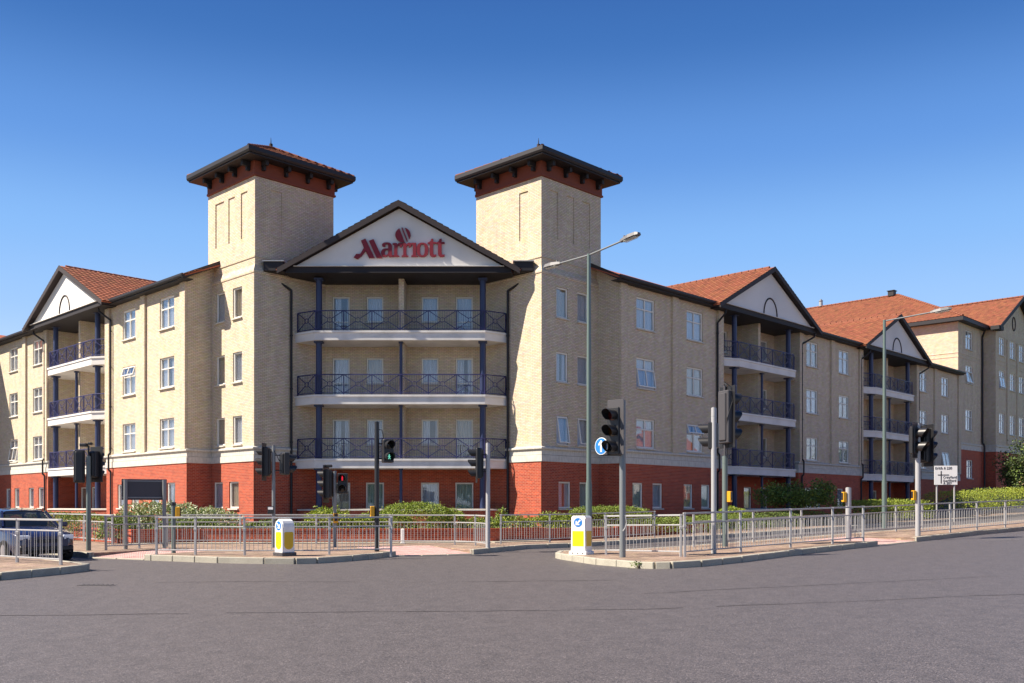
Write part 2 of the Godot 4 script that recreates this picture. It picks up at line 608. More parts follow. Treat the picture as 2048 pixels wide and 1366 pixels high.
func window(parent: Node3D, t: Transform3D, h: Array, kind: String, opened := "", gap := 0.0, sill := true) -> void:
	# h: x0, x1, y0, y1 in the wall's axes; kind: single, cross, door
	var w: float = h[1] - h[0] - 0.01
	var hh: float = h[3] - h[2] - 0.01
	var wt := t * Transform3D(Basis.IDENTITY, Vector3((h[0] + h[1]) / 2, h[2] + 0.005, -0.055))
	var key := "%s %.2f %.2f %s" % [kind, w, hh, opened]
	var bx := []
	var by := []
	var tr := hh * 0.64
	if kind == "cross":
		bx = [0.0]
		by = [tr]
	elif kind == "door":
		by = [0.75]
	var fm := cached("f" + key, func(): return frame_mesh(w, hh, bx, by, 0.075))
	var f := wpart("window" if kind != "door" else "balcony_door", fm, M.window_white, parent, wt)
	# panes
	var lights := [] # x, y, w, h
	if kind == "cross":
		for sx in [-1.0, 1.0]:
			lights.append([sx * w / 4, (tr + 0.04) / 2, w / 2 - 0.08, tr - 0.10])
			lights.append([sx * w / 4, (tr + hh) / 2, w / 2 - 0.08, hh - tr - 0.09])
	elif kind == "door":
		lights.append([0.0, 0.41, w - 0.14, 0.64])
		lights.append([0.0, (0.775 + hh - 0.07) / 2, w - 0.14, hh - 0.845])
	else:
		lights.append([0.0, hh / 2, w - 0.12, hh - 0.12])
	for l in lights:
		var low: bool = l[1] < tr
		if (opened == "top" and not low) or (opened == "low" and low) or opened == "all":
			continue
		var g := part("pane", cached("p%.2f %.2f" % [l[2], l[3]], func(): return pane_mesh(l[2], l[3])), M.glass, f)
		g.transform = Transform3D(Basis.from_euler(Vector3(rng.randf_range(-0.006, 0.006), rng.randf_range(-0.008, 0.008), 0)), Vector3(l[0], l[1], -0.045))
	if opened:
		var y1 := hh - 0.05
		var y0 := 0.05
		if opened == "top":
			y0 = tr + 0.02
		elif opened == "low":
			y1 = tr - 0.02
		var sh := y1 - y0
		var sw := w - 0.10
		var two := kind == "cross"
		var s := part("sash", cached("s%.2f %.2f" % [sw, sh], func(): return sash_mesh(sw, sh, 0.05, two)), M.window_white, f)
		s.transform = Transform3D(Basis(Vector3.RIGHT, -(0.30 if opened == "top" else 0.16)), Vector3(0, y1, 0.03))
		for sx in ([-1.0, 1.0] if two else [0.0]):
			var pw: float = sw / 2 - 0.075 if two else sw - 0.1
			var g := part("pane", cached("p%.2f %.2f" % [pw, sh - 0.1], func(): return pane_mesh(pw, sh - 0.1)), M.glass, f)
			g.transform = s.transform * Transform3D(Basis.IDENTITY, Vector3(sx * sw / 4, -sh / 2, 0))
	var cs := rng.randi() % 6
	if gap == 0.0 and rng.randf() < 0.22:
		gap = 0.2
	var cm := cached("c%.2f %.2f %d %.1f" % [w, hh, cs, gap], func(): return curtain_mesh(w + 0.1, hh + 0.05, cs, gap))
	var cloth: Material = [M.curtain, M.curtain, M.curtain_warm, M.curtain_mint if h[2] < 3.0 else M.curtain][rng.randi() % 4]
	part("curtain", cm, cloth, f, Transform3D(Basis.IDENTITY, Vector3(0, 0, -0.14)))
	var bk := cached("b%.2f %.2f" % [w, hh], func(): return back_box(w, hh))
	part("room", bk, M.room, f, Transform3D(Basis.IDENTITY, Vector3(0, 0, -0.1)))
	if sill:
		var sm := cached("sill%.2f" % w, func():
			var b := MB.new()
			b.box(Vector3(0, -0.035, 0.07), Vector3(w + 0.06, 0.07, 0.16), Basis.IDENTITY, 0.01)
			return b.done())
		part("sill", sm, M.stone, f, Transform3D(Basis.IDENTITY, Vector3(0, -0.008, 0.0)))

func back_box(w: float, h: float) -> ArrayMesh:
	# the dim room edge behind a window: sides, head, floor and back of a shallow box open to the window
	var b := MB.new()
	var x := w / 2 + 0.25
	var z := -1.7
	b.quad(Vector3(-x, -0.2, z), Vector3(x, -0.2, z), Vector3(x, h + 0.2, z), Vector3(-x, h + 0.2, z), Vector3(0, 0, 1))
	b.quad(Vector3(-x, -0.2, 0), Vector3(-x, -0.2, z), Vector3(-x, h + 0.2, z), Vector3(-x, h + 0.2, 0), Vector3(1, 0, 0))
	b.quad(Vector3(x, -0.2, 0), Vector3(x, -0.2, z), Vector3(x, h + 0.2, z), Vector3(x, h + 0.2, 0), Vector3(-1, 0, 0))
	b.quad(Vector3(-x, -0.2, 0), Vector3(x, -0.2, 0), Vector3(x, -0.2, z), Vector3(-x, -0.2, z), Vector3(0, 1, 0))
	b.quad(Vector3(-x, h + 0.2, 0), Vector3(x, h + 0.2, 0), Vector3(x, h + 0.2, z), Vector3(-x, h + 0.2, z), Vector3(0, -1, 0))
	return b.done()

# ------------------------------------------------------------------ roof tiles
func make_tile() -> void:
	var b := MB.new()
	b.use_col = true
	var k := 6
	var w := 0.30
	var l := 0.37
	var top := []
	for i in k + 1:
		var f := float(i) / k
		top.append(Vector3(-w / 2 + w * f, 0.022 * (0.5 - 0.5 * cos(TAU * f)), 0))
	for i in k:
		var a: Vector3 = top[i] + Vector3(0, 0.0, -l)
		var c: Vector3 = top[i + 1] + Vector3(0, 0.0, -l)
		var a2: Vector3 = top[i] + Vector3(0, 0.035, 0)
		var c2: Vector3 = top[i + 1] + Vector3(0, 0.035, 0)
		b.quad(a, c, c2, a2, Vector3.UP)
		b.quad(a2, c2, c2 + Vector3(0, -0.03, 0), a2 + Vector3(0, -0.03, 0), Vector3(0, 0, 1))
	tile_mesh = b.done()

func tiles(roof: Node3D, o: Vector3, along: Vector3, up: Vector3, width: float, length: float, clip: Callable, individual := false) -> void:
	# rows of interlocking tiles from the eave (at o) up the slope; clip(u, v) says whether a place is on the roof
	var nrm := up.cross(along)
	if nrm.y < 0:
		nrm = -nrm
	var bs := Basis(nrm.cross(-up), nrm, -up)
	var put := []
	var nu := int(width / 0.30)
	var nv := int(length / 0.33)
	for j in nv + 1:
		for i in nu + 1:
			var uu := (i + 0.5) * 0.30
			var vv := j * 0.33
			if uu > width or vv + 0.30 > length or not clip.call(uu, vv + 0.16):
				continue
			put.append(Transform3D(bs, o + along * uu + up * vv + nrm * 0.02))
	var first := 0
	if individual:
		while first < put.size() and tile_left > 0:
			var mi := wpart("tile", tile_mesh, [M.tile_a, M.tile_b, M.tile_c, M.tile_a][rng.randi() % 4], roof, put[first])
			first += 1
			tile_left -= 1
	if first >= put.size():
		return
	var mm := MultiMesh.new()
	mm.transform_format = MultiMesh.TRANSFORM_3D
	mm.use_colors = true
	mm.mesh = tile_mesh
	mm.instance_count = put.size() - first
	var inv := roof.global_transform.affine_inverse()
	for i in range(first, put.size()):
		mm.set_instance_transform(i - first, inv * put[i])
		var f := rng.randf_range(0.78, 1.12) * (0.72 if rng.randf() < 0.04 else 1.0)
		mm.set_instance_color(i - first, Color(0.25 * f, 0.083 * f * rng.randf_range(0.9, 1.14), 0.040 * f))
	var mi2 := MultiMeshInstance3D.new()
	mi2.name = "tiles"
	mi2.multimesh = mm
	mi2.material_override = M.tile
	mi2.set_meta("kind", "stuff")
	roof.add_child(mi2, true)

func ridge_caps(roof: Node3D, p: Vector3, q: Vector3) -> void:
	var b := MB.new()
	var k := int(p.distance_to(q) / 0.45)
	var d := (q - p) / k
	for i in k:
		b.cyl(p + d * (i + 0.06), p + d * (i + 0.97), 0.105, 0.095, 10)
	wpart("ridge_tiles", b.done(), M.tile_c, roof)

func roof_sheet(parent: Node3D, pts: Array, called := "roof") -> MeshInstance3D:
	# one slope of roof boarding, 60 mm thick, under its tiles
	var b := MB.new()
	var nn: Vector3 = (pts[1] - pts[0]).cross(pts[2] - pts[0]).normalized()
	if nn.y < 0:
		nn = -nn
	for i in range(1, pts.size() - 1):
		b.tri(pts[0], pts[i], pts[i + 1], nn)
		b.tri(pts[0] - nn * 0.06, pts[i] - nn * 0.06, pts[i + 1] - nn * 0.06, -nn)
	var ctr := Vector3.ZERO
	for p in pts:
		ctr += p / pts.size()
	for i in pts.size():
		var a: Vector3 = pts[i]
		var c: Vector3 = pts[(i + 1) % pts.size()]
		b.quad(a, c, c - nn * 0.06, a - nn * 0.06, (a + c) / 2 - ctr)
	return wpart(called, b.done(), M.tile_sheet, parent)

# ------------------------------------------------------------------ hotel pieces
func fp(f: Transform3D, sg: float, s: float, off: float, y := 0.0) -> Vector3:
	return f * Vector3(sg * s, y, off)

func wall_s(called: String, parent: Node3D, f: Transform3D, sg: float, s0: float, s1: float, off: float, y0: float, y1: float, holes: Array, m: Material) -> Transform3D:
	# a wall along a wing from s0 to s1; holes as [s a, s b, y0, y1]
	var hs := []
	for h in holes:
		hs.append(hole_s(sg, s0, s1, h))
	var p := fp(f, sg, s0 if sg > 0 else s1, off)
	var q := fp(f, sg, s1 if sg > 0 else s0, off)
	return wall(called, parent, p, q, y0, y1, hs, m)

func hole_s(sg: float, s0: float, s1: float, h: Array) -> Array:
	if sg > 0:
		return [h[0] - s0, h[1] - s0, h[2], h[3]]
	return [s1 - h[1], s1 - h[0], h[2], h[3]]

func band(parent: Node3D, path: Array) -> void:
	var b := MB.new()
	b.sweep(PackedVector2Array([Vector2(-0.05, 3.62), Vector2(0.06, 3.62), Vector2(0.06, 3.92), Vector2(-0.05, 3.95)]), path, 1.0)
	b.sweep(PackedVector2Array([Vector2(-0.05, 3.95), Vector2(0.03, 3.945), Vector2(0.03, 4.18), Vector2(-0.05, 4.18)]), path, 1.0)
	b.sweep(PackedVector2Array([Vector2(-0.05, 4.18), Vector2(0.09, 4.182), Vector2(0.12, 4.22), Vector2(0.12, 4.29), Vector2(-0.05, 4.37)]), path, 1.0)
	wpart("stone_band", b.done(), M.stone, parent)

func downpipe(parent: Node3D, f: Transform3D, sg: float, s: float, off: float, y1: float, gutter_off: float, ds: float, y0 := 0.4) -> void:
	var b := MB.new()
	var t := func(ss, oo, yy): return fp(f, sg, ss, oo, yy)
	b.tube([t.call(s + ds, gutter_off, y1), t.call(s + ds * 0.9, gutter_off, y1 - 0.25), t.call(s, off + 0.10, y1 - 0.75), t.call(s, off + 0.10, 4.5), t.call(s, off + 0.22, 4.35), t.call(s, off + 0.22, 3.5), t.call(s, off + 0.10, 3.4), t.call(s, off + 0.10, y0)], 0.055, 8)
	for y in [4.7, 7.0, 9.2, 11.2]:
		b.cyl(t.call(s, off + 0.10, y - 0.03), t.call(s, off + 0.10, y + 0.03), 0.075, 0.075, 8)
	wpart("downpipe", b.done(), M.pipe_black, parent)

func bay(parent: Node3D, f: Transform3D, sg: float, s0: float, s1: float, off: float, centres: Array, low: Array, opens: Dictionary, base := -0.6, mid := -1.0) -> void:
	var holes := []
	var rows := [[4.45, 5.95], [7.5, 9.05], [10.52, 12.12]]
	for r in 3:
		for c in centres:
			holes.append([c - 0.79, c + 0.79, rows[r][0], rows[r][1]])
	var t := wall_s("wall", parent, f, sg, s0, s1, off, 3.65, 12.75, holes, M.cream_brick)
	for i in holes.size():
		window(parent, t, hole_s(sg, s0, s1, holes[i]), "cross", opens.get(i, ""), 0.0)
	var lh := []
	for c in low:
		lh.append([c - 0.44, c + 0.44, 1.38, 2.68])
	t = wall_s("base_wall", parent, f, sg, s0, s1, off + 0.02, base, 3.65, lh, M.red_brick)
	for h in lh:
		window(parent, t, hole_s(sg, s0, s1, h), "single", "", 0.0)
	# flat brick piers at both ends and in the middle
	if mid < 0:
		mid = (s0 + s1) / 2
	for c in [s0 + 0.27, mid, s1 - 0.27]:
		var b := MB.new()
		b.box(Vector3(0, 8.43, 0.045), Vector3(0.54, 8.26, 0.15))
		var pt := Transform3D(f.basis, fp(f, sg, c, off))
		wpart("pier", b.done(), M.cream_brick, parent, pt)

func railing(parent: Node3D, pts: Array, bays: Array, singly: bool) -> void:
	# pts in the parent's own axes at the slab top; posts, rails, pickets and a ringed cross in each bay
	var hgt := 0.98
	var joined := MB.new()
	for i in pts.size() - 1:
		var a: Vector3 = pts[i]
		var c: Vector3 = pts[i + 1]
		var d := (c - a).normalized()
		var l := a.distance_to(c)
		var bs := Basis(d, Vector3.UP, d.cross(Vector3.UP))
		part("top_rail", cached("br%.3f" % l, func(): return bar_mesh(l, 0.05, 0.045)), M.rail_blue, parent, Transform3D(bs, (a + c) / 2 + Vector3.UP * hgt))
		part("bottom_rail", cached("bb%.3f" % l, func(): return bar_mesh(l, 0.035, 0.03)), M.rail_blue, parent, Transform3D(bs, (a + c) / 2 + Vector3.UP * 0.09))
		var n: int = bays[i]
		var w := l / n
		for k in n + 1:
			if k == n and i < pts.size() - 2:
				continue
			part("post", cached("bpost", func():
				var b := MB.new()
				b.box(Vector3(0, hgt / 2, 0), Vector3(0.045, hgt, 0.045))
				return b.done()), M.rail_blue, parent, Transform3D(bs, a + d * w * k))
		for k in n:
			var mid := a + d * w * (k + 0.5) + Vector3.UP * (hgt + 0.09) / 2
			part("ringed_cross", cached("rx%.3f" % w, func(): return cross_mesh(w, hgt - 0.12)), M.rail_blue, parent, Transform3D(bs, mid))
			var np := int(round(w / 0.115))
			for q in range(1, np):
				var at := a + d * (w * k + w * q / np) + Vector3.UP * 0.53
				if singly:
					part("picket", cached("bpk", func():
						var b := MB.new()
						b.cyl(Vector3(0, -0.43, 0), Vector3(0, 0.43, 0), 0.007, 0.007, 5, false)
						return b.done()), M.rail_blue, parent, Transform3D(Basis.IDENTITY, at))
				else:
					joined.cyl(at - Vector3.UP * 0.43, at + Vector3.UP * 0.43, 0.007, 0.007, 4, false)
	if not singly:
		var o := part("pickets", joined.done(), M.rail_blue, parent)
		o.set_meta("kind", "stuff")

func bar_mesh(l: float, h: float, d: float) -> ArrayMesh:
	var b := MB.new()
	b.box(Vector3.ZERO, Vector3(l, h, d), Basis.IDENTITY, minf(h, d) * 0.2)
	return b.done()

func cross_mesh(w: float, h: float) -> ArrayMesh:
	var b := MB.new()
	var r := 0.115
	for sx in [-1.0, 1.0]:
		for sy in [-1.0, 1.0]:
			var e := Vector3(sx * (w / 2 - 0.03), sy * h / 2, 0)
			b.bar(e.normalized() * r, e, 0.034, 0.022, Vector3.BACK)
	var pts := []
	for i in 15:
		pts.append(Vector3(cos(TAU * i / 14) * r, sin(TAU * i / 14) * r, 0))
	b.tube(pts, 0.016, 5)
	return b.done()

func balcony(parent: Node3D, f: Transform3D, xc: float, z0: float, h1: float, h2: float, ze: float, zb: float, top: float, singly: bool) -> void:
	# slab with canted ends; local axes of f, front edge at z0
	var pl := func(g: float): return PackedVector2Array([Vector2(-h2 - 0.5, zb), Vector2(-h2 - 0.5, ze - 0.25), Vector2(-h2 - g, ze + g * 0.5), Vector2(-h1 - g * 0.4, z0 + g), Vector2(h1 + g * 0.4, z0 + g), Vector2(h2 + g, ze + g * 0.5), Vector2(h2 + 0.5, ze - 0.25), Vector2(h2 + 0.5, zb)])
	var b := MB.new()
	b.plan(pl.call(0.0), -0.46, -0.10)
	var t := Transform3D(f.basis, f * Vector3(xc, top, 0))
	var slab := wpart("balcony", b.done(), M.slab_white, parent, t)
	b = MB.new()
	b.plan(pl.call(0.05), -0.098, 0.0)
	part("coping", b.done(), M.slab_white, slab)
	var i := 0.10
	railing(slab, [Vector3(-h2 + 0.02, 0, ze - i * 0.6), Vector3(-h1 + 0.02, 0, z0 - i), Vector3(h1 - 0.02, 0, z0 - i), Vector3(h2 - 0.02, 0, ze - i * 0.6)], [1, int(round(h1 * 2 / 1.36)), 1], singly)

func column(parent: Node3D, f: Transform3D, x: float, z: float, y0: float, y1: float, r := 0.15, cap := true) -> void:
	var b := MB.new()
	b.cyl(Vector3(0, y0, 0), Vector3(0, y1 - (0.08 if cap else 0.0), 0), r, r, 16)
	if cap:
		b.box(Vector3(0, y1 - 0.04, 0), Vector3(r * 2.8, 0.08, r * 2.8))
	wpart("column", b.done(), M.blue_metal, parent, Transform3D(f.basis, f * Vector3(x, 0, z)))

func recess(parent: Node3D, f: Transform3D, xc: float, half: float, z0: float, h1: float, ze: float, zb: float, wz: float, doors: Array, wins: Array, singly: bool, sides: bool) -> void:
	# a set-back stack of balconies: back wall, side walls, dividing wall, slabs, columns, parapet
	var floors := [3.78, 6.865, 9.95]
	var holes := []
	for fl in floors:
		for d in doors:
			holes.append([xc + d - 0.44 - (xc - half), xc + d + 0.44 - (xc - half), fl + 0.06, fl + 2.08, 1])
		for w in wins:
			holes.append([xc + w - 0.43 - (xc - half), xc + w + 0.43 - (xc - half), fl + 0.80, fl + 2.08, 0])
	var t := wall("wall", parent, f * Vector3(xc - half, 0, zb), f * Vector3(xc + half, 0, zb), 3.6, 12.8, holes, M.cream_brick)
	var n := 0
	for h in holes:
		window(parent, t, h, "door" if h[4] == 1 else "single", "", 0.3 if n % 5 == 3 else 0.0, h[4] == 0)
		n += 1
	holes = []
	for w in wins + doors:
		holes.append([w + half - 0.46, w + half + 0.46, 0.85, 2.68])
	t = wall("base_wall", parent, f * Vector3(xc - half, 0, zb), f * Vector3(xc + half, 0, zb), -0.5, 3.6, holes, M.red_brick)
	for h in holes:
		window(parent, t, h, "single", "", 0.0, true)
	if sides:
		for m in [["wall", 3.65, 12.8, M.cream_brick], ["base_wall", -0.6, 3.65, M.red_brick]]:
			wall(m[0], parent, f * Vector3(xc - half, 0, wz), f * Vector3(xc - half, 0, zb), m[1], m[2], [], m[3])
			wall(m[0], parent, f * Vector3(xc + half, 0, zb), f * Vector3(xc + half, 0, wz), m[1], m[2], [], m[3])
	for k in 3:
		var y0: float = floors[k]
		var y1: float = floors[k + 1] - 0.46 if k < 2 else 12.6
		var b := MB.new()
		b.box(Vector3(0, (y0 + y1) / 2, (zb + z0 - 0.62) / 2), Vector3(0.26, y1 - y0, z0 - 0.62 - zb))
		wpart("dividing_wall", b.done(), M.cream_brick, parent, Transform3D(f.basis, f * Vector3(xc, 0, 0)))
		balcony(parent, f, xc, z0, h1, half + 0.06 if sides else half + 1.13, ze, zb + 0.02, y0, singly)
	var lv := [[-0.2, 3.32], [3.78, 6.405], [6.865, 9.49], [9.95, 12.55]]
	for k in 4:
		for sx in [-1.0, 1.0]:
			column(parent, f, xc + sx * (h1 - 0.12), z0 - 0.42, lv[k][0], lv[k][1])
		if k < 3:
			column(parent, f, xc, z0 - 0.45, lv[k][0], lv[k][1], 0.075, true)
	# low brick parapet of the ground-floor terrace
	var pp := [Vector3(xc - half - (0.0 if sides else 1.1), 0, ze), Vector3(xc - h1, 0, z0), Vector3(xc + h1, 0, z0), Vector3(xc + half + (0.0 if sides else 1.1), 0, ze)]
	for k in 3:
		wall("parapet", parent, f * pp[k], f * pp[k + 1], -0.6, 1.27, [], M.red_brick, 0.22)
	var pb := MB.new()
	var wp := []
	for p in pp:
		wp.append(f * p)
	pb.sweep(PackedVector2Array([Vector2(-0.27, 1.27), Vector2(0.05, 1.27), Vector2(0.05, 1.34), Vector2(-0.27, 1.36)]), wp, 1.0)
	wpart("parapet_coping", pb.done(), M.stone, parent)

func gable(parent: Node3D, f: Transform3D, xc: float, half: float, zf: float, zback: float, soff_back: float, yb: float, ya: float, arch: bool, ret: float, singly: String) -> void:
	var pitch := (ya - yb) / half
	var t := Transform3D(f.basis, f * Vector3(xc, 0, 0))
	var b := MB.new()
	var tb := 0.36 / pitch
	b.extrude(PackedVector2Array([Vector2(-half + 0.62, yb + 0.10), Vector2(half - 0.62, yb + 0.10), Vector2(0, ya - 0.30)]), zf - 0.42, zf - 0.34)
	wpart("gable_board", b.done(), M.render, parent, t)
	b = MB.new()
	for sx in [-1.0, 1.0]:
		b.extrude(PackedVector2Array([Vector2(sx * (half + 0.15), yb - 0.05), Vector2(0, ya + 0.025), Vector2(0, ya - 0.27), Vector2(sx * (half + 0.15), yb - 0.075 - 0.23)]), zf - 0.05 - (0.002 if sx > 0 else 0.0), zf)
		b.extrude(PackedVector2Array([Vector2(sx * (half + 0.12), yb - 0.12), Vector2(0, ya - 0.06), Vector2(0, ya - 0.18), Vector2(sx * (half + 0.12), yb - 0.24)]), zf - 0.46, zf - 0.052)
	wpart("rake_board", b.done(), M.brown_board, parent, t)
	b = MB.new()
	b.box(Vector3(0, yb - 0.05, zf - 0.36), Vector3(half * 2 - 0.5, 0.26, 0.2))
	b.box(Vector3(0, yb - 0.20, (soff_back + zf - 0.2) / 2), Vector3(half * 2 - 0.4, 0.05, zf - 0.2 - soff_back))
	wpart("soffit", b.done(), M.soffit, parent, t)
	b = MB.new()
	b.box(Vector3(0, yb + 0.095, zf - 0.24), Vector3(half * 2 - 1.2, 0.03, 0.14))
	wpart("ledge", b.done(), M.slab_white, parent, t)
	if ret > 0:
		for sx in [-1.0, 1.0]:
			b = MB.new()
			b.box(Vector3(sx * (half + ret / 2 - 0.15), yb + 0.05, zf - 0.52), Vector3(ret, 0.46, 0.9), Basis.IDENTITY, 0.03)
			var rt := wpart("eave_return", b.done(), M.dark_board, parent, t)
			b = MB.new()
			b.box(Vector3(sx * (half + ret / 2 - 0.15), yb + 0.30, zf - 0.50), Vector3(ret + 0.06, 0.04, 0.98))
			part("lead_cap", b.done(), M.lead, rt)
	if arch:
		b = MB.new()
		var pts := []
		for i in 17:
			var a := PI * i / 16
			pts.append(Vector3(cos(a) * 0.78, yb + 0.14 + sin(a) * 1.02, zf - 0.33))
		b.tube(pts, 0.05, 6)
		wpart("arch_trim", b.done(), M.brown_board, parent, t)
	# two slopes of tiles
	for sx in [-1.0, 1.0]:
		var e0 := Vector3(xc + sx * (half + 0.2), yb - 0.2 * pitch, zf - 0.01)
		var a0 := Vector3(xc, ya, zf - 0.01)
		var e1 := Vector3(e0.x, e0.y, zback)
		var a1 := Vector3(xc, ya, zback)
		var roof := roof_sheet(parent, [f * e0, f * e1, f * a1, f * a0])
		var along := f.basis * Vector3(0, 0, -1)
		var up := (f * a0 - f * e0).normalized()
		tiles(roof, f * e0, along, up, zf - 0.01 - zback, e0.distance_to(a0), func(u, v): return true, (singly == "left" and sx < 0) or (singly == "right" and sx > 0))
		if sx > 0:
			ridge_caps(roof, f * (a0 + Vector3(0, 0.0, -0.35)), f * (a1 + Vector3(0, 0.0, 0)))

func eaves(parent: Node3D, f: Transform3D, sg: float, s0: float, s1: float, off: float, y: float) -> void:
	var path := [fp(f, sg, s0 if sg > 0 else s1, off), fp(f, sg, s1 if sg > 0 else s0, off)]
	var b := MB.new()
	b.sweep(PackedVector2Array([Vector2(0.44, y - 0.17), Vector2(0.53, y - 0.17), Vector2(0.57, y - 0.10), Vector2(0.57, y), Vector2(0.44, y)]), path, 1.0)
	wpart("gutter", b.done(), M.pipe_black, parent)
	b = MB.new()
	b.sweep(PackedVector2Array([Vector2(-0.02, y - 0.24), Vector2(0.439, y - 0.24), Vector2(0.439, y - 0.02), Vector2(0.41, y - 0.02), Vector2(0.41, y - 0.205), Vector2(-0.02, y - 0.205)]), path, 1.0)
	wpart("eave_soffit", b.done(), M.dark_board, parent)

func wing_roof(parent: Node3D, f: Transform3D, sg: float, s0: float, s1: float, off: float, y: float, depth: float, pitch: float) -> void:
	var a := fp(f, sg, s0, off + 0.5, y - 0.01)
	var b := fp(f, sg, s1, off + 0.5, y - 0.01)
	var c := fp(f, sg, s1, off + 0.5 - depth, y + depth * pitch)
	var d := fp(f, sg, s0, off + 0.5 - depth, y + depth * pitch)
	var r := roof_sheet(parent, [a, b, c, d])
	roof_sheet(parent, [d, c, fp(f, sg, s1, off + 0.5 - 2 * depth, y), fp(f, sg, s0, off + 0.5 - 2 * depth, y)])
	var up := (d - a).normalized()
	var left := a if sg > 0 else b
	tiles(r, left, f.basis.x, up, absf(s1 - s0), 1.0, func(u, v): return true)

func tower(parent: Node3D, corner: Vector3, left_panels: Array, right_panels: Array, tip: float) -> void:
	var h := 2.36
	var dl := Vector3(-FL.basis.x.x, 0, -FL.basis.x.z)
	var dr := FR.basis.x
	var f := Transform3D(FR.basis, corner + (dl + dr) * h)
	f.origin.y = 0
	var u := h - 0.12
	var sides := [
		[Vector3(-u, 0, -u), Vector3(-u, 0, u), left_panels],
		[Vector3(-u, 0, u), Vector3(u, 0, u), right_panels],
		[Vector3(u, 0, u), Vector3(u, 0, -u), []],
		[Vector3(u, 0, -u), Vector3(-u, 0, -u), []]]
	for sd in sides:
		var t := wall("tower_wall", parent, f * sd[0], f * sd[1], 12.6, 17.25, sd[2], M.cream_brick)
		for p in sd[2]:
			var b := MB.new()
			b.quad(Vector3(p[0], p[2], -0.05), Vector3(p[1], p[2], -0.05), Vector3(p[1], p[3], -0.05), Vector3(p[0], p[3], -0.05), Vector3(0, 0, 1))
			wpart("blind_panel", b.done(), M.cream_brick, parent, t)
	var ring := func(r: float): return [f * Vector3(-r, 0, -r), f * Vector3(-r, 0, r), f * Vector3(r, 0, r), f * Vector3(r, 0, -r), f * Vector3(-r, 0, -r + 0.001)]
	var b := MB.new()
	b.sweep(PackedVector2Array([Vector2(-0.3, 12.52), Vector2(0.0, 12.52), Vector2(0.035, 12.57), Vector2(0.035, 12.66), Vector2(-0.119, 12.98), Vector2(-0.3, 12.98)]), ring.call(h), 1.0)
	b.sweep(PackedVector2Array([Vector2(-0.1, 13.32), Vector2(0.035, 13.33), Vector2(0.035, 13.40), Vector2(-0.1, 13.43)]), ring.call(u), 1.0)
	wpart("string_course", b.done(), M.cream_brick, parent)
	b = MB.new()
	b.sweep(PackedVector2Array([Vector2(-0.2, 17.2), Vector2(0.05, 17.2), Vector2(0.05, 17.95), Vector2(-0.2, 17.95)]), ring.call(u), 1.0)
	b.sweep(PackedVector2Array([Vector2(-0.1, 17.17), Vector2(0.09, 17.19), Vector2(0.09, 17.28), Vector2(-0.1, 17.30)]), ring.call(u), 1.0)
	wpart("frieze", b.done(), M.frieze, parent)
	var e := u + 0.75
	b = MB.new()
	b.box(Vector3(0, 17.93, 0), Vector3(e * 2 - 0.1, 0.06, e * 2 - 0.1))
	wpart("eave_soffit", b.done(), M.dark_board, parent, f)
	for k in 4:
		var r := Basis(Vector3.UP, k * PI / 2)
		for x in [-1.85, -0.62, 0.62, 1.85]:
			var bb := MB.new()
			bb.box(Vector3(x, 17.78, u + 0.26), Vector3(0.17, 0.24, 0.44), Basis.IDENTITY, 0.01)
			bb.box(Vector3(x, 17.57, u + 0.15), Vector3(0.14, 0.2, 0.2), Basis.IDENTITY, 0.01)
			wpart("bracket", bb.done(), M.dark_board, parent, Transform3D(f.basis * r, f.origin))
	b = MB.new()
	b.sweep(PackedVector2Array([Vector2(-0.08, 17.97), Vector2(0.0, 17.97), Vector2(0.05, 18.06), Vector2(0.05, 18.24), Vector2(-0.08, 18.24)]), ring.call(e), 1.0)
	wpart("gutter", b.done(), M.pipe_black, parent)
	var apex := Vector3(0, tip, 0)
	var y := 18.17
	for k in 4:
		var r := Basis(Vector3.UP, k * PI / 2)
		var a := r * Vector3(-e, y, e)
		var c := r * Vector3(e, y, e)
		var rf := roof_sheet(parent, [f * a, f * c, f * apex])
		var up := ((apex - (a + c) / 2)).normalized()
		var len := (apex - (a + c) / 2).length()
		tiles(rf, f * a, f.basis * (c - a).normalized(), f.basis * up, e * 2, len, func(uu, vv): return minf(uu, 2 * e - uu) > vv / len * e)
		ridge_caps(rf, f * (a + Vector3.UP * 0.03), f * (apex + Vector3.UP * 0.06))
	b = MB.new()
	b.cyl(apex, apex + Vector3.UP * 0.16, 0.1, 0.06, 10)
	b.cyl(apex + Vector3.UP * 0.14, apex + Vector3.UP * 0.26, 0.09, 0.09, 10)
	b.cyl(apex + Vector3.UP * 0.26, apex + Vector3.UP * 0.58, 0.03, 0.008, 8)
	wpart("finial", b.done(), M.pipe_black, parent, f)

